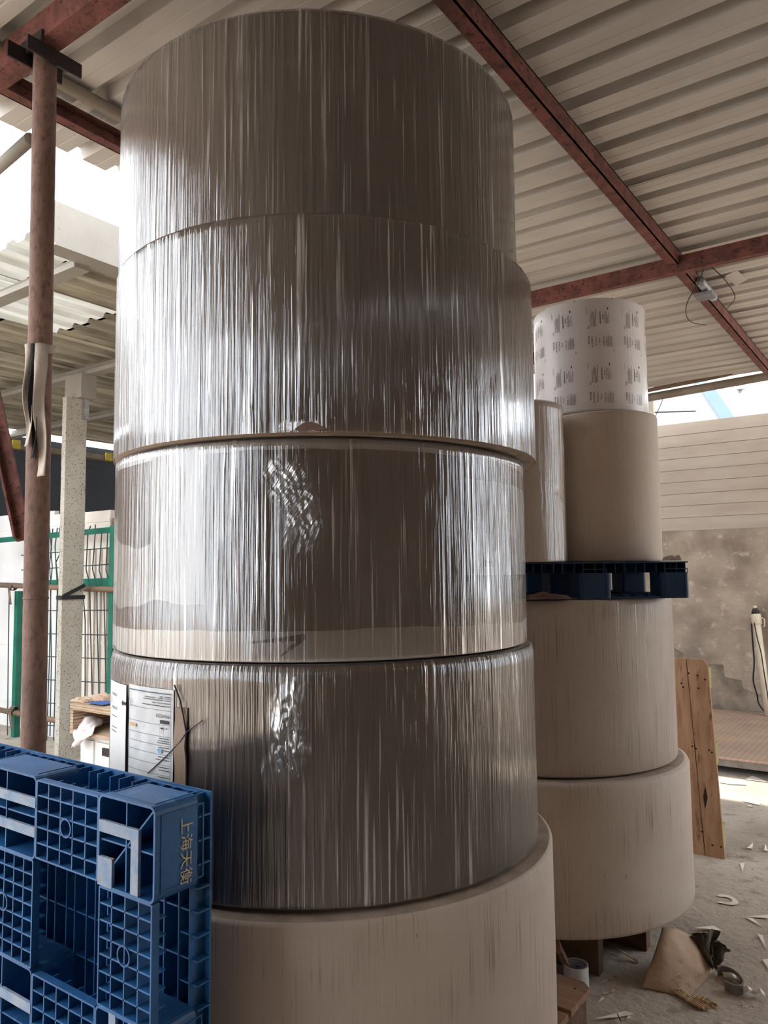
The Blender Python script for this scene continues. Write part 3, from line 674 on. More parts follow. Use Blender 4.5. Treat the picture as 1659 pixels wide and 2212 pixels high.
thin_edges(MB().grid(bfn, 50, 70, lambda u, v: (lerp(Lb(v), Rb(v), u) * r4.R, lerp(zb1, 1.331, v))).build('bunched_film', 'film_bunch', r4.o, smooth=True), 50, 70, 3)
r5 = mk_roll('paper_roll', 'bare beige wide roll at the base of the tall stack', (-1.613, 1.920), .700, .152, .765, 'roll_beige', disp=dent(5))
# right stack
ra = mk_roll('paper_roll', 'bare scuffed beige roll at the base of the right stack', (-1.478, 3.262), .612, .212, .770, 'roll_beige', disp=dent(6), bev=.02)
rb = mk_roll('paper_roll', 'beige roll with scratches carrying the dark blue pallet', (-1.473, 3.275), .560, .776, 1.443, 'roll_beige', disp=dent(7))
film_shell(rb, 'film_thin', .003, .001, seed=12.0)
rm = mk_roll('paper_roll', 'slim plain beige roll standing on the blue pallet below the printed roll', (-1.174, 3.279), .241, 1.590, 2.213, 'roll_plain', disp=lambda a, b: .001 * fbm(a * 3, b * 4), seg=96, core=.04)
rw = mk_roll('paper_roll', 'slim film wrapped roll on the blue pallet beside the tall stack', (-1.391, 2.841), .208, 1.590, 2.217, 'roll_plain', seg=96, core=.04)
(q0, qz) = hit(rw, 1207, 1070)
film_shell(rw, 'film_wrap', .004, .0015, seed=15.0, extra=lambda th, z_: -.006 * math.exp(-((z_ - qz) / .02) ** 2) * math.exp(-((th - q0) / .35) ** 2) + .004 * fbm(th * 30, z_ * 30) * math.exp(-((z_ - qz) / .05) ** 2))
rp = mk_roll('paper_roll', 'glossy white roll printed with rows of food label text', (-1.220, 3.308), .243, 2.219, 2.706, 'roll_print', seg=96, core=.04)

# ---------------------------------------------------------------- lettering helpers
_fc = {}
def text_mesh(body, size):
    c_ = bpy.data.curves.new('txt', 'FONT'); c_.body = body; c_.size = size; c_.resolution_u = 2
    o_ = bpy.data.objects.new('txt', c_); COL.objects.link(o_)
    me = bpy.data.meshes.new_from_object(o_.evaluated_get(bpy.context.evaluated_depsgraph_get()))
    vs = [Vector(v_.co) for v_ in me.vertices]; fs = [tuple(p_.vertices) for p_ in me.polygons]
    bpy.data.objects.remove(o_); bpy.data.curves.remove(c_); bpy.data.meshes.remove(me)
    if vs:
        x0 = min(v_.x for v_ in vs); vs = [Vector((v_.x - x0, v_.y, 0)) for v_ in vs]
    return vs, fs
def flat_text(mb, body, size, x, y, anchor='l'):
    vs, fs = text_mesh(body, size)
    wdt = max(v_.x for v_ in vs); ox = x - (wdt if anchor == 'r' else wdt / 2 if anchor == 'c' else 0)
    mb.add([v_ + Vector((ox, y, 0)) for v_ in vs], fs)
def bars(mb, x0, x1, y, h_, rnd, gap=.35):
    x = x0
    while x < x1:
        l_ = rnd.uniform(.6, 2.2) * h_; l_ = min(l_, x1 - x)
        nb = max(1, int(l_ / .004))
        for k in range(nb): mb.add([(x + l_ * k / nb, y, 0), (x + l_ * (k + 1) / nb, y, 0), (x + l_ * (k + 1) / nb, y + h_, 0), (x + l_ * k / nb, y + h_, 0)], [(0, 1, 2, 3)])
        x += l_ + gap * h_ * rnd.uniform(.5, 1.6)

# printed roll: one label drawn flat (text x runs up the roll, text y to the left), then laid round the roll
lab = MB(); rnd = random.Random(3)
flat_text(lab, '麦香鸡酱', .0092, .018, -.012); flat_text(lab, '(复合调味料)', .0088, .005, -.0255); flat_text(lab, 'McChicken', .0092, .010, -.040)
flat_text(lab, 'Sauce', .0092, .022, -.053); flat_text(lab, '净含量: 10kg', .0078, .008, -.072)
for k in range(6): bars(lab, .006, .006 + rnd.uniform(.03, .058), -.080 - k * .0048, .0017, rnd)
flat_text(lab, '配料', .0078, .084, -.012)
for k in range(5): bars(lab, .092, .092 + rnd.uniform(.055, .085), -.019 - k * .0052, .0018, rnd)
bars(lab, .150, .178, -.002, .0014, rnd)
bars(lab, .104, .158, -.059, .0036, rnd); bars(lab, .124, .144, -.070, .0032, rnd)
for k in range(4): bars(lab, .105, .105 + rnd.uniform(.03, .058), -.078 - k * .0055, .0017, rnd)
bars(lab, .164, .176, -.092, .005, rnd)
def lay(r, src, th_at, z_at, mt, name, off=.0012, par=None):
    # src x -> up the roll, src y -> towards smaller angle
    mb = MB(); mb.v = [cyl(r, th_at - v_.y / r.R, z_at + v_.x, off) for v_ in src.v]; mb.f = [list(f_) for f_ in src.f]
    return mb.build(name, mt, par or r.o)
tA, zA = hit(rp, 1268, 752); tB, zB = hit(rp, 1274, 873)
dth = .157 / rp.R
for row, z_ in ((0, zA), (1, zB)):
    for k in (-3, -2, -1, 0, 1, 2): lay(rp, lab, tA + k * dth, z_ - .003, 'ink_plum', 'printed_label')['kind'] = 'stuff'
reg = MB()
for k in (-2, -1, 0, 1, 2):
    for z_ in (rp.z1 - .012, zA - .02): reg.add([cyl(rp, tA + (k - .3) * dth + a_, z_ + b_, .001) for a_, b_ in ((0, 0), (.008, 0), (.008, .009), (0, .009))], [(0, 1, 2, 3)])
reg.build('register_marks', 'ink_black', rp.o)['kind'] = 'stuff'

# label sheet on the wrapped roll: drawn flat the right way up, laid upside down
def lay_ud(r, src, th_at, z_at, mt, name, off, par=None):
    mb = MB(); mb.v = [cyl(r, th_at - v_.x / (r.R), z_at - v_.y, off + wr(th_at, 1.1) * 0) for v_ in src.v]; mb.f = [list(f_) for f_ in src.f]
    o_ = mb.build(name, mt, par or r.o); o_['kind'] = 'stuff'; return o_
(la, lz1), (lb_, _z) = hit(r4, 289, 1476), hit(r4, 383, 1482)
lz0 = .80
LO = .0135
sheet_ = patch(r4, la, lb_, lambda u: lz0, lambda u: lz1, 'label_paper', 'label_sheet', LO - .0015, 24, 10, bulge=lambda u, v: .002 * fbm(u * 5, v * 9, 2))
W_, H_ = (lb_ - la) * r4.R, lz1 - lz0
# text frame: x from the reader's left (= right edge of the sheet as seen), y up (= down as seen)
tl = MB()
def rect(mb, x0, y0, x1, y1, nx=8):
    for k in range(nx): mb.add([(lerp(x0, x1, k / nx), y0, 0), (lerp(x0, x1, (k + 1) / nx), y0, 0), (lerp(x0, x1, (k + 1) / nx), y1, 0), (lerp(x0, x1, k / nx), y1, 0)], [(0, 1, 2, 3)])
e_ = .006; rect(tl, e_, .010, W_ - e_, .0125); rect(tl, e_, .010, e_ + .0012, H_, 1); rect(tl, W_ - e_ - .0012, .010, W_ - e_, H_, 1)
for yy in (.052, .088, .116, .138, .160, .185, .21, .23): rect(tl, e_, yy, W_ - e_, yy + .0008)
for x_ in (.014, .030, .045): rect(tl, x_, .09, x_ + .0006, .116, 1)
lay_ud(r4, tl, lb_, lz1, 'ink_teal', 'label_rules', LO + .0012, sheet_)
tk_ = MB(); rn = random.Random(11)
def up_text(body, size, x, y): flat_text(tk_, body, size, x, y)
up_text('99040238', .0125, .010, .062)
bars(tk_, .014, .044, .076, .009, rn, .25)
for yy, n_ in ((.018, 2), (.022, 4), (.027, 4), (.034, 3), (.041, 4)):
    x_ = .009
    for k in range(n_): bars(tk_, x_, min(x_ + rn.uniform(.01, .03), W_ - .02), yy, .0022, rn); x_ += .027
for yy in (.120, .126, .131, .142, .149, .165, .172, .190, .197, .214): bars(tk_, .010, rn.uniform(.035, .06), yy, .0022, rn)
# umbrella and star pictograms
rect(tk_, .0365, .098, .0375, .110, 1)
tk_.add([(.031, .098, 0), (.043, .098, 0), (.040, .094, 0), (.034, .094, 0)], [(0, 1, 2, 3)])
tk_.add([(.020, .094, 0), (.024, .096, 0), (.020, .098, 0), (.018, .096, 0)], [(0, 1, 2, 3)])
lay_ud(r4, tk_, lb_, lz1, 'ink_black', 'label_print', LO + .0016, sheet_)
og = MB(); bars(og, W_ - .045, W_ - .012, .096, .008, rn, .1); lay_ud(r4, og, lb_, lz1, 'ink_orange', 'label_stamp', LO + .0016, sheet_)
bx = MB(); rect(bx, .036, .146, .050, .157, 3); lay_ud(r4, bx, lb_, lz1, 'ink_bluebox', 'label_stamp', LO + .0018, sheet_)
ri = MB()
for k in range(24):
    a0, a1 = 2 * math.pi * k / 24, 2 * math.pi * (k + 1) / 24
    ri.add([(.0265 + math.cos(a_) * q, .151 + math.sin(a_) * q, 0) for a_, q in ((a0, .0062), (a1, .0062), (a1, .0068), (a0, .0068))], [(0, 1, 2, 3)])
lay_ud(r4, ri, lb_, lz1, 'ink_orange', 'label_ring', LO + .0016, sheet_)
lg = MB()
flat_text(lg, 'S', .014, W_ - .0165, .040)
for k in range(24):
    a0, a1 = 2 * math.pi * k / 24, 2 * math.pi * (k + 1) / 24
    lg.add([(W_ - .012 + math.cos(a_) * q * .6, .045 + math.sin(a_) * q, 0) for a_, q in ((a0, .009), (a1, .009), (a1, .0102), (a0, .0102))], [(0, 1, 2, 3)])
lay_ud(r4, lg, lb_, lz1, 'ink_teal', 'label_logo', LO + .0016, sheet_)
# left label strip with arrow
(sa, sz1), (sb, _z) = hit(r4, 250, 1467), hit(r4, 283, 1467)
strip = patch(r4, sa, sb, lambda u: lz0, lambda u: sz1, 'white_board', 'label_strip', .0125, 14, 8)
ar = MB(); W2 = (sb - sa) * r4.R
ay = .048
ar.add([(0, ay - .004, 0), (.018, ay - .004, 0), (.018, ay + .004, 0), (0, ay + .004, 0)], [(0, 1, 2, 3)])
ar.add([(.018, ay - .009, 0), (.027, ay, 0), (.018, ay + .009, 0)], [(0, 1, 2)])
for yy in (.030, .034, .066, .070, .09, .12, .13): bars(ar, W2 * .45, W2 * .8, yy, .0018, rn)
for k in range(20):
    a0, a1 = 2 * math.pi * k / 20, 2 * math.pi * (k + 1) / 20
    ar.add([(W2 - .022 + math.cos(a_) * q * .6, .052 + math.sin(a_) * q, 0) for a_, q in ((a0, .0075), (a1, .0075), (a1, .009), (a0, .009))], [(0, 1, 2, 3)])
flat_text(ar, 'S', .011, W2 - .0255, .048)
lay_ud(r4, ar, sb, sz1, 'ink_black', 'strip_print', .0142, strip)
# tape strip and the slit in the wrapping
(ca, cz), (cb, cz2) = hit(r4, 388, 1500), hit(r4, 411, 1560)
slit = MB()
pts = [hit(r4, x, y) for x, y in ((386, 1478), (398, 1510), (405, 1545), (411, 1580), (408, 1610), (411, 1640), (411, 1700))]
slit.tube([cyl(r4, a_, b_, .0145) for a_, b_ in pts], .0022, 5); slit.build('wrap_slit', 'ink_black', r4.o)
slit = MB(); pts = [hit(r4, x, y) for x, y in ((330, 1668), (370, 1630), (398, 1600), (411, 1580), (446, 1553))]
slit.tube([cyl(r4, a_, b_, .0150) for a_, b_ in pts], .0014, 5); slit.build('wrap_slit', 'ink_black', r4.o)
patch(r4, hit(r4, 384, 1600)[0], hit(r4, 410, 1600)[0], lambda u: .82, lambda u: cz - .03, 'kraft', 'wrap_flap', .0125, 8, 14, bulge=lambda u, v: .003 * math.sin(v * 18))

# ================================================================ moulded plastic pallets (u, v in the deck plane, w from foot to deck)
def rrect(u0, v0, u1, v1, rad, n=4):
    pts = []
    for (cx_, cy_, a0) in ((u1 - rad, v1 - rad, 0), (u0 + rad, v1 - rad, 90), (u0 + rad, v0 + rad, 180), (u1 - rad, v0 + rad, 270)):
        for k in range(n + 1):
            a_ = math.radians(a0 + 90 * k / n); pts.append((cx_ + rad * math.cos(a_), cy_ + rad * math.sin(a_)))
    return pts
def wall_loop(mb, u0, v0, u1, v1, w0, w1, th, rad):
    A = rrect(u0, v0, u1, v1, rad); B = rrect(u0 + th, v0 + th, u1 - th, v1 - th, max(rad - th, .002)); n = len(A)
    vs = [(p[0], p[1], w_) for p, w_ in [(p, w0) for p in A] + [(p, w1) for p in A] + [(p, w1) for p in B] + [(p, w0) for p in B]]
    fs = [((j % 4) * n + i, (j % 4) * n + (i + 1) % n, ((j + 1) % 4) * n + (i + 1) % n, ((j + 1) % 4) * n + i) for j in range(4) for i in range(n)]
    mb.add(vs, fs)
def frame_mark(mb, axis, at, a0, a1, b0, b1, out, th=.003, pr=.0015):
    # raised rectangular frame on an outer block face; axis 'u' or 'v' is the face normal
    for (p0, p1, q0, q1) in ((a0, a1, b0, b0 + th), (a0, a1, b1 - th, b1), (a0, a0 + th, b0 + th, b1 - th), (a1 - th, a1, b0 + th, b1 - th)):
        if axis == 'u': mb.box((at, p0, q0), (at + out * pr, p1, q1))
        else: mb.box((p0, at, q0), (p1, at + out * pr, q1))
def plastic_pallet(o, ub, vb, T, mt, wd, lead=True):
    U, V = ub[-1][1], vb[-1][1]; rt = .0035; wd0 = T - .042
    ORG[o.name] = Vector((0, 0, 0))
    # deck: skin, long ribs in ladder pairs, short cross ribs
    mb = MB(); mb.box((.003, .003, T - .005), (U - .003, V - .003, T))
    k = 0; u_ = .02
    while u_ <= U - .012:
        mb.box((u_, .006, wd0), (u_ + rt, V - .006, T - .004)); u_ += (.034 if k % 2 == 0 else .047); k += 1
    nv = int(V / .046)
    for j in range(1, nv):
        vv = j * V / nv
        for (ua, ub_) in ((0, .06), (U - .06, U)) if j % 2 else ((0, U),): mb.box((ua, vv, wd0 + .003), (ub_, vv + rt, T - .004))
    mb.build('deck', mt, o)
    for i, (a, b) in enumerate(ub):
        for j, (c, d) in enumerate(vb):
            mb = MB(); wall_loop(mb, a, c, b, d, 0, wd0, .005, .016)
            mb.box((a + .004, c + .004, wd0 - .004), (b - .004, d - .004, wd0))
            un, vn = (a + b) / 2, (c + d) / 2
            mb.box((un - rt / 2, c + .004, .002), (un + rt / 2, d - .004, wd0)); mb.box((a + .004, vn - rt / 2, .004), (b - .004, vn + rt / 2, wd0))
            corner = i in (0, len(ub) - 1) and j in (0, len(vb) - 1)
            if corner: mb.bar((a + .01, d - .01, wd0 / 2), (b - .01, c + .01, wd0 / 2), rt, wd0 - .006, Vector((0, 0, 1)))
            for (ax, at, out, lo, hi, ok) in (('u', a, -1, c, d, i == 0), ('u', b, 1, c, d, i == len(ub) - 1), ('v', c, -1, a, b, j == 0), ('v', d, 1, a, b, j == len(vb) - 1)):
                if ok: frame_mark(mb, ax, at, lo + .018, hi - .018, .014, wd0 - .004 + .02, out)
            bl = mb.build('block', mt, o)
            if lead:
                pb = MB()
                if corner:
                    uo, ui = (a, b) if i == 0 else (b, a); vo, vi = (d, c) if j == len(vb) - 1 else (c, d)
                    du, dv = (1 if ui > uo else -1), (1 if vi > vo else -1)
                    pb.box((uo + du * .050, vo + dv * .052, -.001), (ui - du * .004, vo + dv * .076, .006))
                    pb.box((uo + du * .050, vo + dv * .076, -.001), (uo + du * .074, vi - dv * .006, .006))
                    pb.box((ui - du * .050, vi - dv * .060, -.001), (ui - du * .002, vi - dv * .002, .006))
                else:
                    for f_ in (.33, .68):
                        if j in (0, len(vb) - 1) or i == 1: pb.box((a + .002, lerp(c, d, f_) - .011, -.001), (b - .002, lerp(c, d, f_) + .011, .006))
                        else: pb.box((lerp(a, b, f_) - .011, c + .002, -.001), (lerp(a, b, f_) + .011, d - .002, .006))
                pb.build('foot_pad', 'worn_pad', bl)
    # runners joining the blocks, open ribbed grids
    def runner(a, b, c, d, along_u):
        mb = MB(); wh = wd
        wall_loop(mb, a, c, b, d, .0, wd / 2, .004, .004)
        nu = max(2, round((b - a) / .045)); nv_ = max(2, round((d - c) / .036))
        for k_ in range(1, nu): x = lerp(a, b, k_ / nu); mb.box((x - rt / 2, c + .003, .001), (x + rt / 2, d - .003, wh))
        for k_ in range(1, nv_): y = lerp(c, d, k_ / nv_); mb.box((a + .003, y - rt / 2, .001), (b - .003, y + rt / 2, wh))
        # screw boss ring
        cu, cv = (a + b) / 2, (c + d) / 2; n = 18; q = []
        for (rr, ww) in ((.021, .0), (.021, wh), (.0175, wh), (.0175, .0)): q += [(cu + rr * math.cos(2 * math.pi * k_ / n), cv + rr * math.sin(2 * math.pi * k_ / n), ww - .0012) for k_ in range(n)]
        mb.add(q, [(j_ * n + k_, j_ * n + (k_ + 1) % n, ((j_ + 1) % 4) * n + (k_ + 1) % n, ((j_ + 1) % 4) * n + k_) for j_ in range(4) for k_ in range(n)])
        mb.build('runner', mt, o)
    for (c, d) in vb:
        for (a, b), (a2, b2) in zip(ub, ub[1:]): runner(b, a2, c + .006, d - .006, True)
    for (a, b) in ub:
        for (c, d), (c2, d2) in zip(vb, vb[1:]): runner(a + .006, b - .006, d, c2, False)

pb_ = [(0, .185), (.42, .68), (.915, 1.1)]
bp = thing('plastic_pallet', 'blue plastic pallet standing on edge in the left foreground', 'pallet', (-1.265, .990, 0))
Mx = Matrix.Identity(4)
for i, ax in enumerate((Vector((-1, 0, 0)), Vector((0, 0, 1)), Vector((0, 1, 0)))):
    for k in range(3): Mx[k][i] = ax[k]
Mx.translation = Vector((-1.265, .990, .0)); bp.matrix_world = Mx
plastic_pallet(bp, pb_, pb_, .148, 'blue_plastic', .036)
# hand-marked characters on the end block, turned a quarter
mb = MB()
for k, ch in enumerate('上海天衡'):
    vs_, fs_ = text_mesh(ch, .033); mb.add([(-.0022, 1.062 - k * .033 - v_.x, .064 + v_.y) for v_ in vs_], fs_)
mb.build('lettering', 'gold_mark', bp)['kind'] = 'stuff'
# deck-down pallet between the right rolls
cr_ = at_d(1489, 1225, 3.00); fr = (R0 * 1.0 + D0 * .06).normalized(); fd = Vector((-fr.y, fr.x, 0))
L_ = .88
p2 = thing('plastic_pallet', 'dark blue plastic pallet lying between the right hand rolls', 'pallet', cr_ - fr * L_)
Mx = Matrix.Identity(4)
for i, ax in enumerate((fr, fd, Vector((0, 0, 1)))):
    for k in range(3): Mx[k][i] = ax[k]
Mx.translation = Vector(((cr_ - fr * L_).x, (cr_ - fr * L_).y, 1.4455)); p2.matrix_world = Mx
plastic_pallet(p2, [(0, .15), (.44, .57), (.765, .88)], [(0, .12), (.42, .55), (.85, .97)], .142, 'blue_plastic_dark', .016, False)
# cloths on the pallet
def crumple(name, c, sx, sy, h_, mt, label, cat, seed, nu=18, nv=14, base=.003, ang=0.0, sharp=3.0):
    ca, sa_ = math.cos(ang), math.sin(ang)
    def fn(u, v):
        e = (math.sin(u * math.pi) * math.sin(v * math.pi)) ** .5 if 0 < u < 1 and 0 < v < 1 else 0
        x = (u - .5) * sx + .1 * sx * fbm(u * sharp, v * sharp, seed + 5); y = (v - .5) * sy + .1 * sy * fbm(u * sharp, v * sharp, seed + 9)
        return Vector(c) + Vector((x * ca - y * sa_, x * sa_ + y * ca, base + .003 + h_ * e * (.45 + .9 * abs(fbm(u * sharp, v * sharp, seed)))))
    return tag(MB().sheet(fn, nu, nv, .003).build(name, mt), label, cat)
fz = p2.matrix_world.translation
a_ = at_d(1178, 1290, 2.96); a_.z = 1.4445
crumple('old_rag', a_, .17, .10, .035, 'rag', 'brown rag lying under the front edge of the dark blue pallet', 'rag', 3.3, ang=.7)
a_ = at_d(1452, 1222, 3.12); a_.z = 1.5885
crumple('paper_wad', a_, .07, .05, .03, 'paper_scrap', 'crumpled white paper wad on the dark blue pallet corner', 'paper', 6.1, ang=.5)

# ================================================================ timber under the stacks
wp = thing('wooden_pallet', 'wooden pallet under the tall stack, one corner showing', 'pallet', (-1.6, 1.95, 0))
xr_, yr_ = -1.03, 2.63
for k in range(6):
    y1 = yr_ - k * .215
    poly = [(-2.2, y1 - .19, .128), (xr_, y1 - .19, .128), (xr_, y1 - .03, .128), (xr_ - .03, y1, .128), (-2.2, y1, .128)] if k == 0 else [(-2.2, y1 - .19, .128), (xr_, y1 - .19, .128), (xr_, y1, .128), (-2.2, y1, .128)]
    o = MB().prism(poly, (0, 0, .022)).build('deck_board', 'wood_x', wp)
    if k == 0:
        for (dx, dy) in ((-.04, -.06), (-.10, -.10), (-.12, -.05)): MB().tube([(xr_ + dx, y1 + dy, .1495), (xr_ + dx, y1 + dy, .1508)], .005, 8).build('nail', 'nail_hole', o)
for xx in (xr_ - .11, -1.66, -2.18):
    MB().box((xx, yr_ - 1.26, .02), (xx + .09, yr_ - .012, .127)).build('stringer', 'wood_dark', wp)
    MB().box((xx - .005, yr_ - 1.26, 0), (xx + .095, yr_ - .012, .02)).build('base_board', 'green_edge' if xx > -1.3 else 'wood_dark', wp)
wq = thing('wooden_skid', 'dark wooden skid frame under the right stack', 'skid', (-1.5, 3.26, 0))
for yy, xe in ((2.98, -1.14), (3.28, -1.05), (3.70, -1.03)):
    MB().box((-2.0, yy, 0), (xe, yy + .05, .17)).build('runner', 'wood_dark', wq)
for k, xx in enumerate((-1.95, -1.74, -1.52, -1.31)): MB().box((xx, 2.90, .17), (xx + .16, 3.74, .192)).build('deck_board', 'wood_dark', wq)
MB().box((-1.9, 2.95, .192), (-1.12, 3.66, .210)).build('deck_sheet', 'wood_dark', wq)
a_, b_ = at_z(1203, 2040, .19), at_z(1234, 2106, .01)
tag(MB().bar(a_, b_, .035, .02, R0).build('timber_offcut', 'wood_x'), 'short wooden slat leaning on the skid behind the tape roll', 'slat')

# leaning timber pallet right of the right stack
YB = 4.53
lp = thing('leaning_pallet', 'wooden pallet standing on end beside the right stack', 'pallet', (-1.15, YB, 0))
def LP(px_b, px_t): # a plank line from floor to top
    return at_z(px_b, 1850, 0).x
Bz, Tz, ly = 0.0, 1.04, .17
def plank(xb0, xb1, xt0, xt1, y_off, th, name, mt, z1=Tz, z0=0.0, ch=False):
    def P_(x, z_): return Vector((x, YB + ly * z_ / Tz + y_off, z_))
    pts = [P_(xb0, z0), P_(xb1, z0), P_(xt1, z1), P_(xt0, z1)]
    if ch: pts = [P_(xb0, z0), P_(xb1, z0), P_(lerp(xb1, xt1, .97), z1 * .975), P_(xt1 - .02, z1), P_(xt0, z1)]
    return MB().prism(pts, (0, th, 0)).build(name, mt, lp)
k1 = plank(-1.345, -1.115, -1.42, -1.215, 0, .018, 'plank', 'wood')
k2 = plank(-1.110, -1.012, -1.211, -1.098, 0, .018, 'plank', 'wood', ch=True)
plank(-1.60, -1.352, -1.67, -1.427, 0, .018, 'plank', 'wood')
for z0_, z1_ in ((.02, .18), (.44, .60), (.86, 1.0)):
    MB().bar((-1.6 - .08 * z0_, YB + .018 + .045 + ly * (z0_ + z1_) / 2, (z0_ + z1_) / 2), (-1.028 - .085 * z0_, YB + .018 + .045 + ly * (z0_ + z1_) / 2, (z0_ + z1_) / 2), .085, .12).build('cross_block', 'green_edge', lp)
for pk, xs_ in ((k2, ((-1.03, .06), (-1.075, .06), (-1.09, .55), (-1.075, .54), (-1.11, .93), (-1.15, .95), (-1.145, .88))), (k1, ((-1.13, .12), (-1.18, .56), (-1.16, .55), (-1.24, .9), (-1.23, .88), (-1.20, .96)))):
    for x_, z_ in xs_:
        y_ = YB + ly * z_ / Tz; MB().tube([(x_, y_ - .0012, z_), (x_, y_ + .002, z_)], .0055, 8).build('nail', 'nail_hole', pk)
MB().prism([Vector((x_, YB + ly * z_ / Tz - .001, z_)) for x_, z_ in ((-1.112, .24), (-1.098, .30), (-1.112, .36), (-1.122, .30))], (0, .002, 0)).build('knot_hole', 'nail_hole', k2)

# ================================================================ steel plate, pipe and cables by the back wall
sp = thing('steel_plate', 'rust tinted checkered steel plate floor raised by the back wall', 'plate', (-1, 7.4, 0))
MB().box((-2.75, 6.40, .108), (2.2, YW - .03, .12)).build('tread_plate', 'checker_plate', sp)
MB().box((-2.75, 6.41, .055), (2.2, 6.45, .108)).build('edge_angle', 'grey_band', sp)
for xx in (-2.7, -1.7, -.3, 1.2): MB().box((xx, 6.5, 0), (xx + .08, 8.5, .108)).build('bearer', 'wood_dark', sp)
a_, b_ = at_y(1633, 1330, 8.52), at_y(1661, 1562, 8.45); b_.z = .121
pv = thing('drain_pipe', 'cream plastic pipe leaning against the back wall', 'pipe', b_)
dn = (a_ - b_).normalized()
MB().tube([b_, lerp(b_, a_, .5), a_], .036, 14).build('pipe', 'pvc', pv, smooth=True)
MB().tube([a_ - dn * .09, a_ - dn * .085, a_ + dn * .01, a_ + dn * .02], [.036, .047, .047, .036], 14).build('coupling', 'pvc', pv, smooth=True)
MB().tube([a_ + dn * .02, a_ + dn * .05, a_ + dn * .075], [.04, .034, .02], 14).build('reducer', 'dark_steel', pv, smooth=True)
MB().tube([a_ + dn * .07, a_ + dn * .10], .019, 10).build('spigot', 'pvc', pv, smooth=True)
MB().tube([a_ + Vector((.05, 0, -.02)), a_ + Vector((.075, 0, -.03)), a_ + Vector((.075, 0, -.1)), a_ + Vector((.06, 0, -.11))], .006, 6).build('hook', 'pvc', pv, smooth=True)
wire('power_cable', [at_y(x, y, 8.52) for x, y in ((1623, 1346), (1626, 1390), (1629, 1430), (1627, 1470), (1635, 1500), (1640, 1522), (1662, 1550))], .008, 'thick black cable hanging left of the cream pipe')
wire('power_cable', [at_y(x, y, 8.36) for x, y in ((1629, 1345), (1636, 1380), (1644, 1410), (1650, 1450), (1658, 1500), (1662, 1530))], .006, 'thin black cable running down the front of the cream pipe')

# ================================================================ beyond the back wall
def Bd(px, py, y): return at_y(px, py, y)
hb = thing('far_building', 'pale gabled building beyond the back wall with blue roof edge', 'building', (Bd(1480, 900, 26).x, 26, -.02))
lft = Bd(1300, 700, 26).x
e0, e1 = Bd(1520, 845, 26), Bd(1562, 908, 26)
sl = (e1.z - e0.z) / (e1.x - e0.x)
xbase = e1.x + (0 - e1.z) / sl * .25
zA_ = e0.z + (lft - e0.x) * sl * .6
MB().prism([(lft - 6, 26, 0), (e1.x + .7, 26, 0), (e1.x + .7, 26, e1.z - .6), (e1.x, 26, e1.z), (e0.x, 26, e0.z), (e0.x - 1.6, 26, e0.z + 2.2), (lft - 6, 26, e0.z + 2.2)], (0, 6, 0)).build('gable_wall', 'building_white', hb)
g0, g1 = Bd(1548, 845, 25.9), Bd(1590, 906, 25.9)
MB().prism([e1 + Vector((-.02, -.1, -.02)), (g1.x, 25.9, g1.z), (g0.x, 25.9, g0.z), (g0.x - 1.6, 25.9, g0.z + 2.3), (e0.x - 1.6, 25.9, e0.z + 2.3), e0 + Vector((-.02, -.1, -.02))], (0, 6.2, 0)).build('roof_edge', 'building_blue', hb)
a_, b_ = Bd(1598, 905, 18), Bd(1600, 842, 18)
lampp = thing('lamp_pole', 'thin grey lamp pole seen through the gap above the wall', 'pole', (a_.x, 18, -.02))
MB().tube([(a_.x, 18, -.02), (a_.x, 18, lerp(a_.z, b_.z, .7)), (b_.x, 18, b_.z)], [.06, .05, .04], 8).build('shaft', 'galvanised', lampp, smooth=True)
MB().box((b_.x - .08, 17.92, b_.z), (b_.x + .08, 18.08, b_.z + .1)).build('head', 'galvanised', lampp)
a_, b_ = at_y(1400, 891, YW + .2), at_y(1503, 888, YW + .2)
tag(MB().tube([a_, b_], .008, 6).build('metal_rod', 'dark_steel'), 'thin dark rod jutting across the gap above the panel wall', 'rod')
wire('gap_wire', [at_y(1436, 850, 8.24), at_y(1428, 872, YW - .05), at_y(1413, 905, YW + .07)], .004, 'thin slanting wire at the left end of the wall gap')
# ladder-like rough upright at the left end of the gap
a_ = at_y(1409, 880, YW + .15)
tag(MB().box((a_.x - .04, YW + .12, 3.1), (a_.x + .02, YW + .18, 3.5)).build('gap_upright', 'gutter'), 'short rough upright beside the printed roll under the gutter pipe', 'upright')

# ================================================================ floor litter
def scrap(pts, label, lift=.0, name='paper_scrap', th=.0015, mt='paper_scrap', group='paper scraps on the floor', cat='scrap'):
    q = [at_z(x, y, .003) for x, y in pts]
    if (q[1] - q[0]).cross(q[2] - q[0]).z > 0: q = q[::-1]
    q = [p + Vector((0, 0, .001 + (lift if i == 0 else 0))) for i, p in enumerate(q)]
    mb = MB(); mb.prism([p + Vector((0, 0, th)) for p in q], (0, 0, -th))
    return tag(mb.build(name, mt), label, cat, group)
scrap([(1614, 1836), (1627, 1821), (1625, 1834)], 'small white paper wedge on gravel right of the leaning pallet foot', .01)
scrap([(1651, 1841), (1653, 1823), (1659, 1839)], 'white paper wedge on gravel at the right picture edge', .01)
scrap([(1598, 1865), (1609, 1865), (1604, 1886)], 'narrow white paper wedge pointing down below the gravel strip')
scrap([(1499, 2011), (1542, 2001), (1559, 2011)], 'long flat white triangle above the draped cardboard', .012)
scrap([(1609, 1982), (1646, 2003), (1627, 1985)], 'slanting white paper sliver in a pair at the right edge')
scrap([(1612, 1981), (1659, 1977), (1659, 1985)], 'level white paper sliver in a pair at the right edge')
scrap([(1636, 2018), (1648, 2022), (1656, 2053)], 'tall white paper wedge pointing down at the right edge')
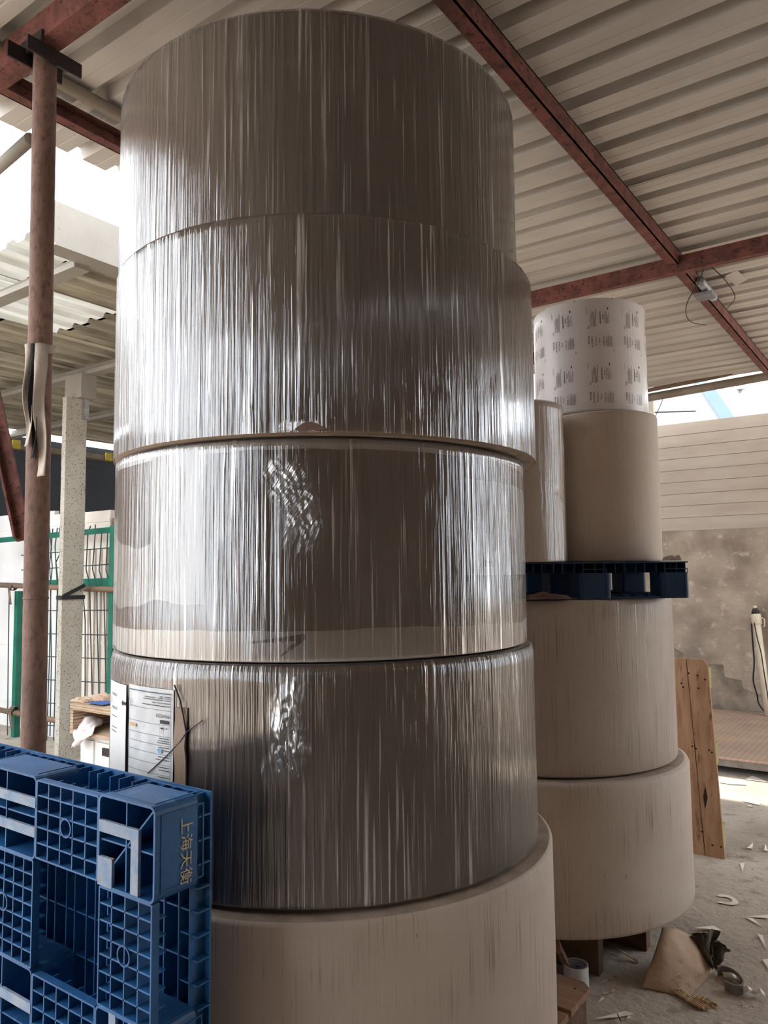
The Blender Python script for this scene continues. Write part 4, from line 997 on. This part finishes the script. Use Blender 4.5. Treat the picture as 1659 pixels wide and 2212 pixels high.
scrap([(1647, 2074), (1662, 2072), (1662, 2099)], 'white paper wedge cut by the right picture edge, nearest below')
scrap([(1286, 2208), (1354, 2185), (1370, 2192), (1330, 2199)], 'long white paper sliver at the bottom picture edge', .01)
scrap([(1291, 2167), (1300, 2154), (1307, 2157)], 'small torn white scrap in front of the tape roll')
scrap([(1352, 2203), (1358, 2194), (1364, 2199)], 'tiny white scrap beside the long bottom sliver')
scrap([(1611, 1684), (1625, 1676), (1659, 1690), (1640, 1688)], 'white paper scrap in the sunlit strip near the steel plate')
scrap([(1552, 1690), (1585, 1686), (1615, 1696), (1580, 1695)], 'thin curved sliver in the sunlit strip beside the leaning pallet')
scrap([(1600, 1730), (1645, 1735), (1640, 1740)], 'thin white sliver just in front of the sunlit strip')
scrap([(1612, 1742), (1622, 1739), (1626, 1744)], 'tiny pale chip below the thin sliver on gravel')
scrap([(1299, 2125), (1333, 2106), (1335, 2110)], 'pale splinter on the floor right of the tape roll', name='wood_splinter', mt='straw', th=.004, group='splinters on the floor', cat='splinter')
scrap([(1330, 2060), (1382, 2077), (1380, 2081)], 'pale splinter lying beside the draped cardboard shadow', .02, name='wood_splinter', mt='straw', th=.004, group='splinters on the floor', cat='splinter')
# cut-out crescent
cc = at_z(1566, 1944, .003); mb = MB(); n = 18
q = []
for k in range(n + 1):
    a_ = math.radians(-150 + 260 * k / n)
    for rr in (.032, .050 + .012 * abs(math.sin(a_ * 1.5))): q.append(cc + R0 * math.cos(a_) * rr + D0 * math.sin(a_) * rr)
mb.add(q + [p + Vector((0, 0, .002)) for p in q], [(2 * k, 2 * k + 1, 2 * k + 3, 2 * k + 2) for k in range(n)] + [(2 * k + 2 + 2 * (n + 1), 2 * k + 3 + 2 * (n + 1), 2 * k + 1 + 2 * (n + 1), 2 * k + 2 * (n + 1)) for k in range(n)])
tag(mb.build('paper_crescent', 'paper_scrap'), 'curved cut out paper ring scrap right of the base roll', 'scrap')
# curled paper strips
def curl(pts, wdt, label):
    P_ = [at_z(x, y, z_) for x, y, z_ in pts]
    fn = lambda u, v: (lambda i, f_: lerp(P_[i], P_[i + 1], f_))(min(int(u * (len(P_) - 1)), len(P_) - 2), u * (len(P_) - 1) - min(int(u * (len(P_) - 1)), len(P_) - 2)) + D0 * (v - .5) * wdt + Vector((0, 0, .012 * math.sin(v * 3.14)))
    return tag(MB().sheet(fn, 20, 4, .001).build('paper_curl', 'paper_scrap', smooth=True), label, 'scrap', 'paper scraps on the floor')
curl([(1560, 2106, .01), (1580, 2108, .03), (1596, 2118, .012), (1605, 2124, .004)], .03, 'curled white paper strip behind the grey band loop')
curl([(1602, 2142, .006), (1614, 2136, .03), (1626, 2144, .008), (1640, 2140, .03), (1650, 2150, .006)], .025, 'wavy white paper strip right of the grey band loop')
# draped cardboard sheet
ctl = [[(1386, 2134, .004), (1412, 2138, .004), (1446, 2146, .004), (1484, 2152, .004)],
       [(1400, 2092, .06), (1436, 2096, .07), (1478, 2104, .05), (1530, 2118, .004)],
       [(1420, 2050, .12), (1452, 2046, .15), (1492, 2058, .09), (1556, 2086, .004)],
       [(1430, 2004, .165), (1452, 2000, .175), (1490, 2012, .13), (1562, 2062, .004)]]
CT = [[at_z(*p) for p in row] for row in ctl]
def bez(p, t_): 
    a_ = [(1 - t_) ** 3, 3 * t_ * (1 - t_) ** 2, 3 * t_ ** 2 * (1 - t_), t_ ** 3]; return sum((p[i] * a_[i] for i in range(4)), Vector())
def cardf(u, v):
    p = bez([bez(CT[j], u) for j in range(4)], v); p.z = max(p.z + .006 * fbm(u * 4, v * 5, 2), .0045); return p
tag(MB().sheet(cardf, 24, 24, .003).build('cardboard_sheet', 'cardboard', smooth=True), 'buckled brown cardboard sheet draped from the base roll to the floor', 'cardboard')
# dark crumpled sheet
dc = at_z(1538, 2092, 0)
dk = thing('crumpled_sheet', 'dark crumpled sheet heaped beside the cardboard', 'waste sheet', dc)
for k in range(4):
    a0 = (-1.15, -.55, .05, .7)[k]; hh = (.12, .135, .14, .10)[k]
    def fn(u, v, a0=a0, hh=hh, k=k):
        an = a0 + (u - .5) * .85; rr = .012 + v * hh * (1 + .10 * fbm(u * 5, k, 1) + .05 * fbm(u * 16, k, 4)); x = math.sin(an) * rr
        return dc + R0 * (x - .01) + Vector((0, 0, .008 + abs(math.cos(an)) * rr * .8 + .010 * fbm(u * 6, v * 3, k) * v)) - D0 * (.05 * fbm(u * 2.2, v * 2, k * 2.3) + .016 * (k % 2) - .05 * v + .01)
    MB().sheet(fn, 14, 10, .003).build('fold', 'dark_sheet', dk)
# grey band loop lying on its edge
gc = at_z(1577, 2128, 0); mb = MB(); n = 26; q = []
for k in range(n + 1):
    a_ = math.radians(-115 + 265 * k / n); d_ = R0 * math.cos(a_) * .042 - D0 * math.sin(a_) * .075
    for s_, z_ in ((1, .002), (1, .036), (.9, .036), (.9, .002)): q.append(gc + d_ * s_ + Vector((0, 0, z_)))
mb.add(q, [(4 * k + j, 4 * k + 4 + j, 4 * k + 4 + (j + 1) % 4, 4 * k + (j + 1) % 4) for k in range(n) for j in range(4)] + [(0, 1, 2, 3), (4 * n + 3, 4 * n + 2, 4 * n + 1, 4 * n)])
gb = thing('band_loop', 'grey plastic band bent in a loop on the floor', 'band', gc)
mb.build('band', 'grey_band', gb, smooth=False)
a_ = at_z(1594, 2148, 0); MB().box((a_.x - .006, a_.y - .004, .004), (a_.x + .006, a_.y + .004, .036)).build('clip', 'black_rubber', gb)
# broken corrugated piece: one flute beside the next
co = at_z(1500, 2158, 0)
fl = thing('corrugated_scrap', 'broken piece of corrugated straw coloured board by the band loop', 'scrap', co)
for k in range(8):
    p_ = at_z(1474 + k * 8, 2154 + k * 1.0, .008); ln = (.13, .14, .13, .12, .05, .06, .05, .07)[k]
    dv = (D0 * .9 - R0 * .42).normalized()
    MB().tube([p_ - dv * ln * .6, p_ + dv * ln * .5], .0055, 6).build('flute', 'straw', fl)
for k in range(5):
    p_ = at_z(1480 + k * 10, 2142 + k * 3, .0135); MB().tube([p_ - R0 * .012 - D0 * .02, p_ + R0 * .02 + D0 * .012], .002, 5).build('thread', 'cardboard', fl)
# roll of packing tape standing on the floor
tc_ = at_z(1252, 2152, 0) + D0 * .045; S = 40
tr_ = thing('tape_roll', 'roll of white packing tape standing by the wooden pallet corner', 'tape', tc_)
def ring(prof, mt, nm, sm=True):
    vs_ = [tc_ + Vector((math.cos(2 * math.pi * k / S) * a_, math.sin(2 * math.pi * k / S) * a_, b_)) for a_, b_ in prof for k in range(S)]
    return MB().add(vs_, [(j * S + k, j * S + (k + 1) % S, (j + 1) * S + (k + 1) % S, (j + 1) * S + k) for j in range(len(prof) - 1) for k in range(S)]).build(nm, mt, tr_)
ring([(.0405, .0), (.046, .0), (.046, .092), (.0405, .092)], 'tape_white', 'tape')
co_ = ring([(.0405, .0905), (.0372, .0905), (.0372, 0), (.0405, 0)], 'tape_core', 'core')
for k in range(5):
    a0 = math.radians(35 + k * 30); zz = .062 - .012 * (k % 2)
    MB().add([tc_ + Vector((math.cos(a_) * .0368, math.sin(a_) * .0368, b_)) for a_, b_ in ((a0, zz), (a0 + .3, zz), (a0 + .3, zz + .006), (a0, zz + .006))], [(0, 1, 2, 3)]).build('core_print', 'ink_blue', co_)
# twigs
wire('twig', [at_z(x, y, .005) for x, y in ((1300, 2147), (1318, 2143), (1330, 2135), (1337, 2133))], .003, 'thin pale twig on the floor right of the tape roll', 'straw')
wire('twig', [at_z(x, y, .012) for x, y in ((1334, 2190), (1338, 2200), (1342, 2206))], .002, 'short dark twig across the bottom paper sliver', 'wood_dark')
wire('twig', [at_z(x, y, .006) for x, y in ((1488, 2020), (1490, 2030), (1500, 2038), (1514, 2043))], .003, 'pale bent strip at the far edge of the cardboard', 'straw')
# grit
rg = random.Random(5); mb = MB()
def pebble(p, s_):
    q = [p + Vector((rg.uniform(-1, 1) * s_, rg.uniform(-1, 1) * s_, 0)) for _ in range(3)] + [p + Vector((0, 0, s_ * rg.uniform(.4, 1)))]
    mb.add(q, [(0, 1, 3), (1, 2, 3), (2, 0, 3), (0, 2, 1)])
for _ in range(5200):
    px, py = rg.uniform(1180, 1720), 1640 + 600 * rg.random() ** .8
    p = at_z(px, py, 0)
    if (p.xy - r5.c.xy).length < .9 or (p.xy - ra.c.xy).length < .64 or p.y > 6.3: continue
    dens = .5 + .8 * fbm(p.x * 2, p.y * 2, 4)
    if py < 1880: dens += .25
    if rg.random() < dens: pebble(p, rg.uniform(.0015, .0045) * (1.2 if py < 1900 else .8))
g_ = mb.build('floor_grit', 'gravel', origin=(0, 0, 0)); g_['kind'] = 'stuff'; g_['label'] = 'loose grit and crumbs strewn over the concrete floor'; g_['category'] = 'grit'
